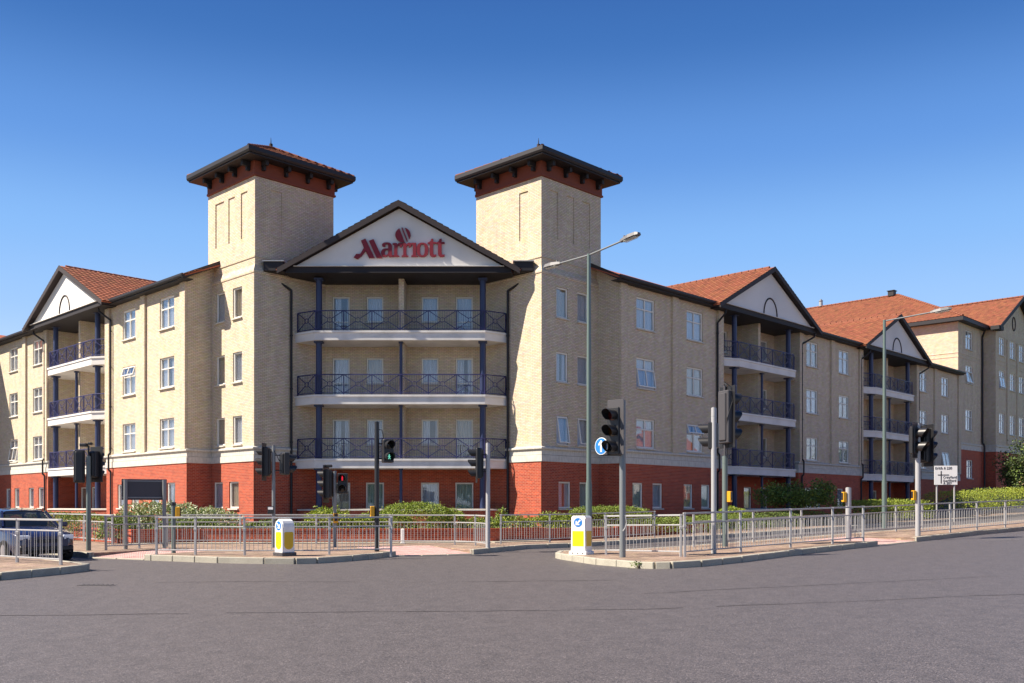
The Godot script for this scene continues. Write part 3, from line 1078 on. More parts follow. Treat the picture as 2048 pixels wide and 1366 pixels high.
func build_hotel() -> void:
	hotel = thing("hotel", "cream and red brick corner hotel with two square towers, gables and blue balconies", "hotel", Vector3(-5.4, 0, -46))
	var rows := [[4.48, 5.86], [7.5, 8.95], [10.6, 12.08]]
	# ---- tower faces with narrow windows, left then right
	for side in 2:
		var f := FL if side == 0 else FR
		var sg := -1.0 if side == 0 else 1.0
		var s1 := 4.0 if side == 0 else 4.25
		var cs := [1.52, 3.15] if side == 0 else [1.49, 3.05]
		var gs := [1.82, 3.34] if side == 0 else [1.65, 3.22]
		var holes := []
		for r in rows:
			for c in cs:
				holes.append([c - 0.43, c + 0.43, r[0], r[1]])
		var t := wall_s("wall", hotel, f, sg, 0, s1, 0, 3.65, 12.7, holes, M.cream_brick)
		for i in holes.size():
			window(hotel, t, hole_s(sg, 0, s1, holes[i]), "single", "all" if side == 1 and i < 2 else "")
		holes = []
		for c in gs:
			holes.append([c - 0.45, c + 0.45, 1.38, 2.68])
		t = wall_s("base_wall", hotel, f, sg, -0.0, s1, 0.02, -0.6, 3.65, holes, M.red_brick)
		for h in holes:
			window(hotel, t, hole_s(sg, 0, s1, h), "single")
	# inner canted walls beside the central balconies
	var cl := FL.origin
	var cr := FR.origin
	var dr := FR.basis.x
	var dl := -FL.basis.x
	for m in [["wall", 3.65, 12.7, M.cream_brick, 0.0], ["base_wall", -0.6, 3.65, M.red_brick, 0.02]]:
		wall(m[0], hotel, cl + FR.basis.z * m[4], cl + dr * 4.3 + FR.basis.z * m[4], m[1], m[2], [], m[3])
		wall(m[0], hotel, cr + dl * 4.3 + FL.basis.z * m[4], cr + FL.basis.z * m[4], m[1], m[2], [], m[3])
	# ---- central balconies
	recess(hotel, FC, 0.0, 3.98, 0.0, 4.1, -0.72, -2.05, 0.0, [-3.2, 3.0], [-1.5, 1.27], true, false)
	gable(hotel, FC, 0.0, 5.62, 0.65, -9.0, -2.1, 12.85, 16.02, false, 0.95, "none")
	# ---- wings
	bay(hotel, FL, -1, 4.0, 13.4, 1.33, [6.13, 10.55], [5.65, 7.4, 9.75, 11.5], {3: "top"})
	recess(hotel, FL, -17.75, 4.35, 1.75, 3.25, 1.1, -0.35, 1.33, [-3.2, 3.2], [-1.5, 1.5], false, true)
	bay(hotel, FL, -1, 22.1, 32.0, 1.33, [23.95, 28.3], [23.3, 25.0, 27.6, 29.3], {1: "low"}, -0.6, 26.05)
	gable(hotel, FL, -17.8, 5.85, 2.3, -5.5, -0.4, 12.72, 15.58, true, 0.0, "right")
	bay(hotel, FR, 1, 4.25, 13.7, 1.33, [6.45, 10.95], [5.75, 7.46, 10.29, 12.0], {2: "low", 1: "top"})
	recess(hotel, FR, 18.2, 4.5, 1.75, 3.3, 1.1, -0.35, 1.33, [-3.4, 1.2], [-1.6, 3.2], false, true)
	bay(hotel, FR, 1, 22.7, 32.0, 1.33, [24.58, 29.2], [24.0, 25.3, 28.6, 29.9], {})
	gable(hotel, FR, 18.2, 5.9, 2.2, -6.5, -0.4, 12.72, 15.72, true, 0.0, "none")
	recess(hotel, FR, 36.8, 4.8, 1.75, 3.4, 1.1, -0.35, 1.33, [-3.4, 1.2], [-1.6, 3.2], false, true)
	bay(hotel, FR, 1, 41.6, 51.2, 1.33, [43.2, 47.85], [], {1: "all"}, -0.6, 45.6)
	gable(hotel, FR, 36.8, 5.85, 2.2, -6.5, -0.4, 12.70, 15.6, true, 0.0, "none")
	# side walls of the first bays, climbing under the roof verge
	for side in 2:
		var f := FL if side == 0 else FR
		var sg := -1.0 if side == 0 else 1.0
		var s := 4.0 if side == 0 else 4.25
		var p := fp(f, sg, s, 1.33 if side == 0 else -2.0)
		var q := fp(f, sg, s, -2.0 if side == 0 else 1.33)
		wall("base_wall", hotel, p, q, -0.6, 3.65, [], M.red_brick)
		var t := wall("wall", hotel, p, q, 3.65, 12.6, [], M.cream_brick)
		var b := MB.new()
		if side == 0:
			b.extrude(PackedVector2Array([Vector2(0, 12.6), Vector2(3.33, 12.6), Vector2(3.33, 14.4), Vector2(0, 12.75)]), -0.2, 0.0)
		else:
			b.extrude(PackedVector2Array([Vector2(0, 12.6), Vector2(3.33, 12.6), Vector2(3.33, 12.75), Vector2(0, 14.4)]), -0.2, 0.0)
		wpart("wall", b.done(), M.cream_brick, hotel, t)
		b = MB.new()
		b.bar(fp(f, sg, s - 0.55, 1.88, 12.62), fp(f, sg, s - 0.55, -0.2, 13.64), 0.05, 0.22)
		b.bar(fp(f, sg, s - 0.28, 1.86, 12.54), fp(f, sg, s - 0.28, -0.2, 13.55), 0.5, 0.03)
		wpart("verge_board", b.done(), M.brown_board, hotel)
	# stone bands
	band(hotel, [fp(FL, -1, 32.0, 1.33), fp(FL, -1, 22.1, 1.33), fp(FL, -1, 22.1, 0.9)])
	band(hotel, [fp(FL, -1, 13.4, 0.9), fp(FL, -1, 13.4, 1.33), fp(FL, -1, 4.0, 1.33), fp(FL, -1, 4.0, 0.0), cl, cl + dr * 2.3])
	band(hotel, [cr + dl * 2.3, cr, fp(FR, 1, 4.25, 0.0), fp(FR, 1, 4.25, 1.33), fp(FR, 1, 13.7, 1.33), fp(FR, 1, 13.7, 0.9)])
	band(hotel, [fp(FR, 1, 22.7, 0.9), fp(FR, 1, 22.7, 1.33), fp(FR, 1, 32.0, 1.33), fp(FR, 1, 32.0, 0.9)])
	band(hotel, [fp(FR, 1, 41.6, 0.9), fp(FR, 1, 41.6, 1.33), fp(FR, 1, 51.2, 1.33)])
	# eaves and roofs of the wings
	eaves(hotel, FL, -1, 3.4, 34.0, 1.33, 12.78)
	eaves(hotel, FR, 1, 3.65, 51.0, 1.33, 12.80)
	wing_roof(hotel, FL, -1, 3.4, 36.0, 1.33, 12.70, 6.6, 0.43)
	wing_roof(hotel, FR, 1, 3.65, 51.2, 1.33, 12.70, 6.6, 0.42)
	# backs and ends that close the building
	for side in 2:
		var f := FL if side == 0 else FR
		var sg := -1.0 if side == 0 else 1.0
		var s1 := 36.0 if side == 0 else 51.2
		wall_s("rear_wall", hotel, f, sg, -2.0, s1, -11.0, -0.6, 12.8, [], M.cream_brick)
		wall("end_wall", hotel, fp(f, sg, s1, 1.33), fp(f, sg, s1, -11.0), -0.6, 12.8, [], M.cream_brick)
	# the wing that stands forward at the far left end
	for m in [["wall", 3.65, 12.75, M.cream_brick], ["base_wall", -0.6, 3.65, M.red_brick]]:
		wall(m[0], hotel, fp(FL, -1, 32.0, 6.3), fp(FL, -1, 32.0, 1.33), m[1], m[2], [], m[3])
		wall(m[0], hotel, fp(FL, -1, 36.0, 6.3), fp(FL, -1, 32.0, 6.3), m[1], m[2], [], m[3])
		wall(m[0], hotel, fp(FL, -1, 36.0, 1.33), fp(FL, -1, 36.0, 6.3), m[1], m[2], [], m[3])
	roof_sheet(hotel, [fp(FL, -1, 31.6, 6.7, 12.7), fp(FL, -1, 31.6, -1.0, 12.7), fp(FL, -1, 34.0, -1.0, 13.8), fp(FL, -1, 34.0, 6.7, 13.8)])
	roof_sheet(hotel, [fp(FL, -1, 36.4, 6.7, 12.7), fp(FL, -1, 36.4, -1.0, 12.7), fp(FL, -1, 34.0, -1.0, 13.8), fp(FL, -1, 34.0, 6.7, 13.8)])
	# towers
	tower(hotel, cl, [[0.84 - 0.12, 1.69 - 0.12, 14.4, 16.62], [2.12 - 0.12, 2.75 - 0.12, 14.4, 16.62], [3.31 - 0.12, 3.92 - 0.12, 14.4, 16.62]], [[0.85, 1.48, 14.42, 16.7]], 19.62)
	tower(hotel, cr, [[3.14 - 0.12, 3.74 - 0.12, 14.35, 16.68]], [[0.62, 1.2, 14.4, 16.68], [1.83, 2.4, 14.4, 16.68], [3.01, 3.63, 14.4, 16.68]], 19.62)
	# downpipes
	downpipe(hotel, FL, -1, 12.65, 1.33, 12.55, 1.85, 0.6)
	downpipe(hotel, FL, -1, 22.45, 1.33, 12.55, 1.85, 0.7)
	downpipe(hotel, FR, 1, 13.1, 1.33, 12.55, 1.85, 0.15)
	downpipe(hotel, FR, 1, 23.0, 1.33, 12.55, 1.85, 0.9)
	downpipe(hotel, FR, 1, 31.7, 1.33, 12.55, 1.85, 0.5)
	downpipe(hotel, FR, 1, 42.1, 1.33, 12.55, 1.85, 0.9)
	var b := MB.new()
	for sx in [-1.0, 1.0]:
		var wx := cl + dr * 1.98 + FR.basis.z * 0.1 if sx < 0 else cr + dl * 2.14 + FL.basis.z * 0.1
		var gx := FC * Vector3(sx * 5.9, 12.6, -0.2)
		var top := Vector3(wx.x, 12.0, wx.z)
		b.tube([gx, gx + Vector3(0, -0.25, 0), top, Vector3(wx.x, 0.3, wx.z)], 0.06, 8)
		for y in [4.6, 7.2, 9.8]:
			b.cyl(Vector3(wx.x, y - 0.03, wx.z), Vector3(wx.x, y + 0.03, wx.z), 0.08, 0.08, 8)
	wpart("downpipe", b.done(), M.pipe_black, hotel)

func build_end_block() -> void:
	var f := FR
	var o := thing("hotel_end_block", "taller cream brick end block with orange hipped roof beyond the last gable", "building", fp(f, 1, 56.0, 1.2, 3.1))
	var s0 := 51.2
	var off := 1.2
	# sunlit side wall, front wall
	wall("side_wall", o, fp(f, 1, s0, -19.0), fp(f, 1, s0, off), 6.4, 17.4, [], M.cream_brick)
	var rows := [[5.5 - 1.6, 5.5], [8.05, 9.9], [12.15, 13.75], [15.1, 16.75]]
	var holes := []
	for r in [1, 2, 3]:
		holes.append([53.0 - s0, 54.7 - s0, rows[r][0], rows[r][1]])
	var t := wall("wall", o, fp(f, 1, s0, off), fp(f, 1, 57.6, off), 6.4, 17.4, holes, M.cream_brick)
	window(o, t, holes[0], "cross", "", 0.0)
	window(o, t, holes[1], "cross", "low", 0.0)
	window(o, t, holes[2], "cross", "", 0.0)
	var gh := [[53.2 - s0, 54.7 - s0, rows[0][0], rows[0][1]]]
	t = wall("base_wall", o, fp(f, 1, s0, off + 0.02), fp(f, 1, 57.6, off + 0.02), 0.0, 6.4, gh, M.red_brick)
	window(o, t, gh[0], "cross")
	# gabled wing standing forward
	var g0 := 57.6
	var g1 := 69.6
	var go := 2.2
	holes = []
	for c in [59.3, 62.3, 65.0, 67.7]:
		for r in [1, 2, 3]:
			holes.append([c - 0.75 - g0, c + 0.75 - g0, rows[r][0], rows[r][1]])
	t = wall("wall", o, fp(f, 1, g0, go), fp(f, 1, g1, go), 6.4, 17.6, holes, M.cream_brick)
	for i in holes.size():
		window(o, t, holes[i], "cross", "low" if i == 1 else "")
	wall("base_wall", o, fp(f, 1, g0, go + 0.02), fp(f, 1, g1, go + 0.02), 0.0, 6.4, [], M.red_brick)
	wall("wall", o, fp(f, 1, g0, -2.0), fp(f, 1, g0, go), 6.4, 17.6, [], M.cream_brick)
	wall("base_wall", o, fp(f, 1, g0, -2.0), fp(f, 1, g0, go), 0.0, 6.4, [], M.red_brick)
	var gm := (g0 + g1) / 2
	var b := MB.new()
	b.extrude(PackedVector2Array([Vector2(-6.0, 17.6), Vector2(6.0, 17.6), Vector2(0, 20.75)]), go - 0.2, go)
	wpart("gable_wall", b.done(), M.cream_brick, o, Transform3D(f.basis, fp(f, 1, gm, 0)))
	b = MB.new()
	var pts := []
	for i in 19:
		pts.append(Vector3(cos(TAU * i / 18) * 0.42, 18.4 + sin(TAU * i / 18) * 0.62, go + 0.02))
	b.tube(pts, 0.06, 6)
	wpart("oval_trim", b.done(), M.brown_board, o, Transform3D(f.basis, fp(f, 1, gm - 1.0, 0)))
	# brick piers between the windows
	for c in [60.8, 63.65, 66.35]:
		b = MB.new()
		b.box(Vector3(0, 11.9, 0.04), Vector3(0.5, 9.6, 0.12))
		wpart("pier", b.done(), M.cream_brick, o, Transform3D(f.basis, fp(f, 1, c, go)))
	# bands and string courses
	var bb := MB.new()
	var path := [fp(f, 1, s0, off - 0.3), fp(f, 1, s0, off), fp(f, 1, g0, off), fp(f, 1, g0, go), fp(f, 1, g1, go)]
	for pr in [[6.35, 6.62, 0.06], [6.80, 6.95, 0.11]]:
		bb.sweep(PackedVector2Array([Vector2(-0.05, pr[0]), Vector2(pr[2], pr[0]), Vector2(pr[2], pr[1]), Vector2(-0.05, pr[1] + 0.03)]), path, 1.0)
	bb.sweep(PackedVector2Array([Vector2(-0.05, 6.62), Vector2(0.03, 6.622), Vector2(0.03, 6.798), Vector2(-0.05, 6.80)]), path, 1.0)
	wpart("stone_band", bb.done(), M.stone, o)
	bb = MB.new()
	var path2 := [fp(f, 1, s0, -12.0), fp(f, 1, s0, off), fp(f, 1, g0, off), fp(f, 1, g0, go), fp(f, 1, g1, go)]
	for y in [14.2, 14.55]:
		bb.sweep(PackedVector2Array([Vector2(-0.05, y), Vector2(0.03, y), Vector2(0.03, y + 0.07), Vector2(-0.05, y + 0.09)]), path2, 1.0)
	wpart("string_course", bb.done(), M.cream_brick, o)
	# eaves
	bb = MB.new()
	var ep := [fp(f, 1, s0, -19.0), fp(f, 1, s0, off), fp(f, 1, g0 - 0.2, off)]
	bb.sweep(PackedVector2Array([Vector2(-0.1, 17.2), Vector2(0.62, 17.2), Vector2(0.62, 17.5), Vector2(-0.1, 17.5)]), ep, 1.0)
	wpart("gutter", bb.done(), M.pipe_black, o)
	# hipped roof: slope facing the street corner and slope facing the road
	var y := 17.5
	var h := 9.2
	var top := 22.1
	var c0 := fp(f, 1, s0 - 0.6, off + 0.6, y)
	var peak := fp(f, 1, s0 - 0.6 + h, off + 0.6 - h, top)
	var back := fp(f, 1, s0 - 0.6, off - 24.0, y)
	var ridge := fp(f, 1, s0 - 0.6 + h, off - 24.0, top)
	var r1 := roof_sheet(o, [back, c0, peak, ridge])
	var dl := -FL.basis.x
	var up := (fp(f, 1, s0 - 0.6 + h, 0, top) - fp(f, 1, s0 - 0.6, 0, y)).normalized()
	var ln := Vector2(h, top - y).length()
	var wd := c0.distance_to(back)
	tiles(r1, c0, (back - c0).normalized(), up, wd, ln, func(u, v): return u > v / ln * h)
	var c1 := fp(f, 1, s0 + 20.0, off + 0.6, y)
	var rend := fp(f, 1, s0 + 20.0, off + 0.6 - h, top)
	var r2 := roof_sheet(o, [c0, c1, rend, peak])
	var up2 := (fp(f, 1, 0, off + 0.6 - h, top) - fp(f, 1, 0, off + 0.6, y)).normalized()
	tiles(r2, c0, f.basis.x, up2, 12.0, ln, func(u, v): return u > v / ln * h)
	ridge_caps(r1, c0 + Vector3.UP * 0.05, peak + Vector3.UP * 0.08)
	ridge_caps(r1, peak + Vector3.UP * 0.08, ridge + Vector3.UP * 0.08)
	b = MB.new()
	b.box(Vector3(0, 0.15, 0), Vector3(0.6, 0.5, 0.6), Basis.IDENTITY, 0.03)
	b.box(Vector3(0, 0.43, 0), Vector3(0.74, 0.06, 0.74))
	wpart("roof_vent", b.done(), M.pipe_black, o, Transform3D(f.basis, peak + dl * 0.6 + Vector3.UP * 0.1))
	b = MB.new()
	b.cyl(Vector3.ZERO, Vector3(0, 0.55, 0), 0.2, 0.18, 10)
	b.cyl(Vector3(0, 0.55, 0), Vector3(0, 0.78, 0), 0.24, 0.02, 10)
	wpart("flue", b.done(), M.lead, o, Transform3D(f.basis, peak + dl * 8.0 + Vector3.UP * 0.1))
	# roof of the gabled wing
	var gf := go + 0.6
	var hh := 6.55
	var ga := fp(f, 1, gm, gf, 21.0)
	var gb := fp(f, 1, gm, -9.0, 21.0)
	for sx in [-1.0, 1.0]:
		var e0 := fp(f, 1, gm + sx * hh, gf, 17.45)
		var e1 := fp(f, 1, gm + sx * hh, -9.0, 17.45)
		var r := roof_sheet(o, [e0, e1, gb, ga])
		tiles(r, e0, (e1 - e0).normalized(), (ga - e0).normalized(), e0.distance_to(e1), e0.distance_to(ga), func(u, v): return true)
		if sx < 0:
			ridge_caps(r, ga + Vector3.UP * 0.06, gb + Vector3.UP * 0.06)
		b = MB.new()
		b.bar(fp(f, 1, gm + sx * (hh + 0.05), gf - 0.02, 17.28), fp(f, 1, gm, gf - 0.02, 20.86), 0.06, 0.34)
		b.bar(fp(f, 1, gm + sx * (hh - 0.1), gf - 0.3, 17.28), fp(f, 1, gm, gf - 0.3, 20.80), 0.5, 0.04)
		wpart("rake_board", b.done(), M.dark_board, o)
		b = MB.new()
		b.box(fp(f, 1, gm + sx * (hh - 0.35), gf - 0.4, 17.3), Vector3(1.3, 0.34, 0.7), f.basis)
		wpart("eave_return", b.done(), M.dark_board, o)
	b = MB.new()
	b.tube([fp(f, 1, 56.5, off + 0.5, 17.3), fp(f, 1, 56.9, off + 0.12, 16.6), fp(f, 1, 56.9, off + 0.12, 7.1), fp(f, 1, 57.0, off + 0.25, 6.9), fp(f, 1, 57.0, off + 0.25, 3.0)], 0.09, 8)
	wpart("downpipe", b.done(), M.pipe_black, o)
	# back and far ends
	wall("rear_wall", o, fp(f, 1, 71.2, -24.0), fp(f, 1, s0, -24.0), 0.0, 17.4, [], M.cream_brick)
	wall("end_wall", o, fp(f, 1, g1, go), fp(f, 1, g1, -24.0), 0.0, 17.4, [], M.cream_brick)
	wall("side_wall", o, fp(f, 1, s0, -24.0), fp(f, 1, s0, -11.0), 0.0, 6.4, [], M.red_brick)

# ------------------------------------------------------------------ lettering on the gable
func letter_mesh(ch: String, bold := true, font := "Droid Serif") -> TextMesh:
	var sf := SystemFont.new()
	sf.font_names = PackedStringArray([font])
	sf.font_weight = 700 if bold else 400
	var m := TextMesh.new()
	m.text = ch
	m.font = sf
	m.font_size = 64
	m.pixel_size = 0.01
	m.depth = 0.1
	m.curve_step = 1.0
	return m

func fit(parent: Node3D, called: String, ch: String, x0: float, y0: float, x1: float, y1: float, z: float, depth: float, m: Material, bold := true, font := "Droid Serif") -> void:
	var tm := letter_mesh(ch, bold, font)
	var bb := tm.get_aabb()
	var o := part(called, tm, m, parent)
	var sc := Vector3((x1 - x0) / bb.size.x, (y1 - y0) / bb.size.y, depth / bb.size.z)
	o.transform = Transform3D(Basis.from_scale(sc), Vector3((x0 + x1) / 2, (y0 + y1) / 2, z) - (bb.position + bb.size / 2) * sc)

func build_hotel_sign() -> void:
	var k := 44.8 / 1900.0 / 8.533 # metres per traced unit
	var o := thing("hotel_sign", "crimson raised letter sign with round slotted emblem on the white central gable", "sign", Vector3((797 - 1024) / 1900.0 * 44.8, 0, -44.8 + 0.0))
	o.position = FC * Vector3(0.05, 13.29, 0.65 - 0.34)
	var px := func(x: float, y: float): return Vector2((x - 1005) * k, (640 - y) * k)
	var stroke1 := [[330, 320], [408, 287], [568, 620], [470, 622], [408, 500], [345, 585], [275, 642], [205, 612], [250, 550], [318, 552], [382, 448]]
	var stroke2 := [[468, 325], [548, 294], [700, 620], [600, 620]]
	for s in [stroke1, stroke2]:
		var poly := PackedVector2Array()
		for p in s:
			poly.append(px.call(p[0], p[1]))
		var b := MB.new()
		b.extrude(poly, 0.01, 0.10)
		part("letter_stroke", b.done(), M.sign_red, o)
	for l in [["a", 678, 352, 895, 603], ["r", 878, 358, 1048, 600], ["r", 1035, 358, 1205, 600], ["\u0131", 1200, 358, 1312, 600], ["o", 1292, 355, 1495, 605], ["t", 1486, 290, 1632, 603], ["t", 1630, 290, 1776, 603]]:
		var a: Vector2 = px.call(l[1], l[4])
		var c: Vector2 = px.call(l[3], l[2])
		fit(o, "letter", l[0], a.x, a.y, c.x, c.y, 0.055, 0.09, M.sign_red)
	var circ := PackedVector2Array()
	for i in 32:
		circ.append(px.call(1056 + cos(TAU * i / 32) * 132, 222 + sin(TAU * i / 32) * 128))
	for band_ in [[-400, -68], [-30, -8], [30, 400]]:
		var sl := PackedVector2Array()
		# bands slanting like the photographed slots
		for q in [[band_[0], 90], [band_[1], 90], [band_[1] + 104, 360], [band_[0] + 104, 360]]:
			sl.append(px.call(1056 + 0 + q[0] + 0.0, q[1]))
		for pc in Geometry2D.intersect_polygons(circ, sl):
			var b := MB.new()
			b.extrude(pc, 0.01, 0.09)
			part("emblem_piece", b.done(), M.sign_red, o)

# ------------------------------------------------------------------ ground
func bank(x: float, d: float) -> float:
	# the lawn bank that rises to the end block
	var q := Vector3(x, 0, -d) - FR.origin
	var s := q.dot(FR.basis.x)
	var off := q.dot(FR.basis.z)
	return 1.8 * smoothstep(40.0, 56.0, s) * (1.0 - smoothstep(2.0, 5.0, off))

func build_ground() -> void:
	var b := MB.new()
	var xs := [-1500.0, -60.0, 2.0, 52.0, 1500.0]
	for i in 4:
		var a: float = xs[i]
		var c: float = xs[i + 1]
		b.quad(Vector3(a, hroad(a) - 0.06, 400), Vector3(c, hroad(c) - 0.06, 400), Vector3(c, hroad(c) - 0.06, -1500), Vector3(a, hroad(a) - 0.06, -1500), Vector3.UP)
	struct("ground", b.done(), M.grass)
	b = MB.new()
	xs = [-70.0, 2.0, 52.0, 80.0]
	for i in 3:
		var a: float = xs[i]
		var c: float = xs[i + 1]
		b.quad(Vector3(a, hroad(a), 30), Vector3(c, hroad(c), 30), Vector3(c, hroad(c), -75), Vector3(a, hroad(a), -75), Vector3.UP)
	struct("road", b.done(), M.asphalt)
	# corner pavement in front of the hotel, split where the slope begins
	# (dropped crossings are cut out of it and laid as ramps of blister slabs)
	var c1 := [[-30.0, 44.8], [-12.1, 27.35]]
	var c2 := [[-10.15, 26.35], [-9.9, 26.2], [-7.7, 25.0], [-6.4, 24.62], [-5.6, 24.55], [-5.1, 24.75], [-4.4, 25.9], [-3.5, 28.2]]
	var c3 := [[-1.25, 29.45], [-0.4, 31.3], [0.45, 33.1], [2.0, 34.3]]
	pavement("pavement", c1 + [[-10.95, 29.9], [-8.95, 29.0]] + c2 + [[-5.05, 30.9], [-2.8, 32.15]] + c3 + [[2.0, 46.0], [-4.0, 47.0], [-14.0, 50.0], [-24.0, 60.0]], 0.15)
	var right := [[2.0, 34.3], [4.0, 35.8], [8.67, 39.6], [18.2, 48.4], [26.0, 56.0], [38.0, 68.0], [52.0, 82.0]]
	pavement("pavement", right + [[46.0, 86.0], [2.0, 46.0]], 0.15)
	for c in [c1, c2, c3, right]:
		kerb(c)
	kerb([c1[1], c2[0]], -0.13)
	kerb([c2[7], c3[0]], -0.13)
	ramp([[-12.1, 27.35], [-10.15, 26.35], [-8.95, 29.0], [-10.95, 29.9]])
	ramp([[-3.5, 28.2], [-1.25, 29.45], [-2.8, 32.15], [-5.05, 30.9]])
	# traffic islands
	var isle_r := [[1.5, 28.6], [1.32, 27.4], [1.45, 26.6], [2.2, 24.2], [3.05, 22.5], [3.35, 22.2], [3.7, 22.15], [4.44, 22.5], [5.68, 23.7], [8.0, 26.4], [11.5, 30.03]]
	var isle_r2 := [[13.6, 32.1], [15.2, 33.7], [17.7, 36.3], [21.3, 39.5], [29.0, 46.5], [48.0, 64.0]]
	kerb([isle_r[10], isle_r2[0]], -0.13)
	ramp([isle_r[10], isle_r2[0], [11.9, 33.85], [9.8, 31.75]])
	pavement("island", isle_r + [[9.8, 31.75], [11.9, 33.85]] + isle_r2 + [[46.0, 67.5], [24.0, 47.0], [18.0, 41.3], [13.0, 36.9], [7.6, 31.9], [5.4, 29.9], [3.5, 28.7]], 0.15)
	kerb(isle_r)
	kerb(isle_r2)
	kerb([[46.0, 67.5], [24.0, 47.0], [18.0, 41.3], [13.0, 36.9], [7.6, 31.9], [5.4, 29.9], [3.5, 28.7], [1.5, 28.6]])
	var isle_l := [[-32.0, 44.5], [-10.5, 22.75], [-9.95, 22.2], [-9.82, 21.85], [-9.95, 20.8], [-10.38, 19.2], [-11.2, 17.4], [-13.5, 15.6], [-26.0, 12.0]]
	pavement("island", isle_l + [[-60.0, 12.0], [-60.0, 44.5]], 0.15)
	kerb(isle_l)
	# bitumen-sealed joints across the road, and a worn white line at the right
	var rs := RandomNumberGenerator.new()
	rs.seed = 5
	for jn in [[-9.0, 12.7, 0.10, 40], [2.2, 16.2, 0.22, 26], [-7.0, 18.6, 0.05, 18]]:
		b = MB.new()
		var y0: float = jn[1]
		for k in jn[3]:
			var y1: float = y0 + jn[2] * 0.5 + rs.randf_range(-0.06, 0.06)
			var x0: float = jn[0] + k * 0.5
			var w := rs.randf_range(0.010, 0.028)
			if rs.randf() > 0.15:
				b.quad(Vector3(x0, hroad(x0) + 0.004, -y0 + w), Vector3(x0 + 0.5, hroad(x0 + 0.5) + 0.004, -y1 + w), Vector3(x0 + 0.5, hroad(x0 + 0.5) + 0.004, -y1 - w), Vector3(x0, hroad(x0) + 0.004, -y0 - w), Vector3.UP)
			y0 = y1
		struct("road_joint", b.done(), M.bitumen)
	b = MB.new()
	for k in 9:
		var x0 := 15.9 + k * 1.0
		b.quad(Vector3(x0, hroad(x0) + 0.004, -31.86 - k * 0.1), Vector3(x0 + 0.93, hroad(x0 + 0.93) + 0.004, -31.95 - k * 0.1), Vector3(x0 + 0.93, hroad(x0 + 0.93) + 0.004, -32.05 - k * 0.1), Vector3(x0, hroad(x0) + 0.004, -31.96 - k * 0.1), Vector3.UP)
	struct("road_marking", b.done(), M.worn_paint)
	# soil of the planted beds and the lawn bank
	b = MB.new()
	var bed := PackedVector2Array([Vector2(-24, -58), Vector2(-13.45, -33.9), Vector2(-11.3, -34.75), Vector2(-4.1, -35.2), Vector2(-0.8, -35.65), Vector2(1.25, -37.1), Vector2(4.25, -38.9), Vector2(8.6, -43.2), Vector2(5, -47), Vector2(-4, -47), Vector2(-14, -49)])
	b.plan(bed, 0.3, 0.55)
	struct("planting_bed", b.done(), M.soil)
	b = MB.new()
	for i in 40:
		for j in 14:
			var p := []
			for q in [[0, 0], [1, 0], [1, 1], [0, 1]]:
				var s = 12.0 + (i + q[0]) * 1.7
				var of: float = -3.0 + (j + q[1]) * 0.62
				var w := FR * Vector3(s, 0, of)
				w.y = hroad(w.x) + 0.10 + bank(w.x, -w.z) + 0.25 * (1.0 - smoothstep(4.0, 5.6, of))
				p.append(w)
			b.quad(p[0], p[1], p[2], p[3], Vector3.UP)
	struct("driveway_bank", b.done(), M.asphalt)

func pavement(called: String, pts: Array, ex: float) -> void:
	var poly := PackedVector2Array()
	for p in pts:
		poly.append(Vector2(p[0], p[1]))
	var ids := Geometry2D.triangulate_polygon(poly)
	var b := MB.new()
	for i in range(0, ids.size(), 3):
		var t := []
		for k in 3:
			var p: Vector2 = poly[ids[i + k]]
			t.append(Vector3(p.x, hroad(p.x) + ex, -p.y))
		b.tri(t[0], t[1], t[2], Vector3.UP)
	for i in poly.size():
		var a := poly[i]
		var c := poly[(i + 1) % poly.size()]
		var q := [Vector3(a.x, hroad(a.x) - 0.05, -a.y), Vector3(c.x, hroad(c.x) - 0.05, -c.y), Vector3(c.x, hroad(c.x) + ex, -c.y), Vector3(a.x, hroad(a.x) + ex, -a.y)]
		b.quad(q[0], q[1], q[2], q[3])
	struct(called, b.done(), M.paving)

func kerb(pts: Array, lower := 0.0) -> void:
	# kerb stones about 0.9 m long, 0.15 wide, standing 0.125 above the road; laid just outside the paving edge
	var o := Node3D.new()
	o.name = numbered("kerb")
	add_child(o)
	tag(o, "", "", "", "structure")
	for i in pts.size() - 1:
		var a := Vector3(pts[i][0], hroad(pts[i][0]), -pts[i][1])
		var c := Vector3(pts[i + 1][0], hroad(pts[i + 1][0]), -pts[i + 1][1])
		var l := a.distance_to(c)
		var n := maxi(1, int(round(l / 0.915)))
		if l > 25:
			n = maxi(1, int(round(l / 3.0)))
		var d := (c - a) / n
		for k in n:
			var m := a + d * (k + 0.5)
			var z := d.normalized()
			var x := Vector3.UP.cross(z).normalized()
			var key := "kerb%.2f" % d.length()
			var me := cached(key, func():
				var b := MB.new()
				b.box(Vector3(0, 0.055, 0), Vector3(0.15, 0.21, d.length() - 0.018), Basis.IDENTITY, 0.014)
				return b.done())
			var s := part("kerb_stone", me, M.kerb, o, Transform3D(Basis(x, z.cross(x), z), m + Vector3.UP * (lower + rng.randf_range(-0.004, 0.004))))
			s.rotate_object_local(Vector3.UP, rng.randf_range(-0.006, 0.006))

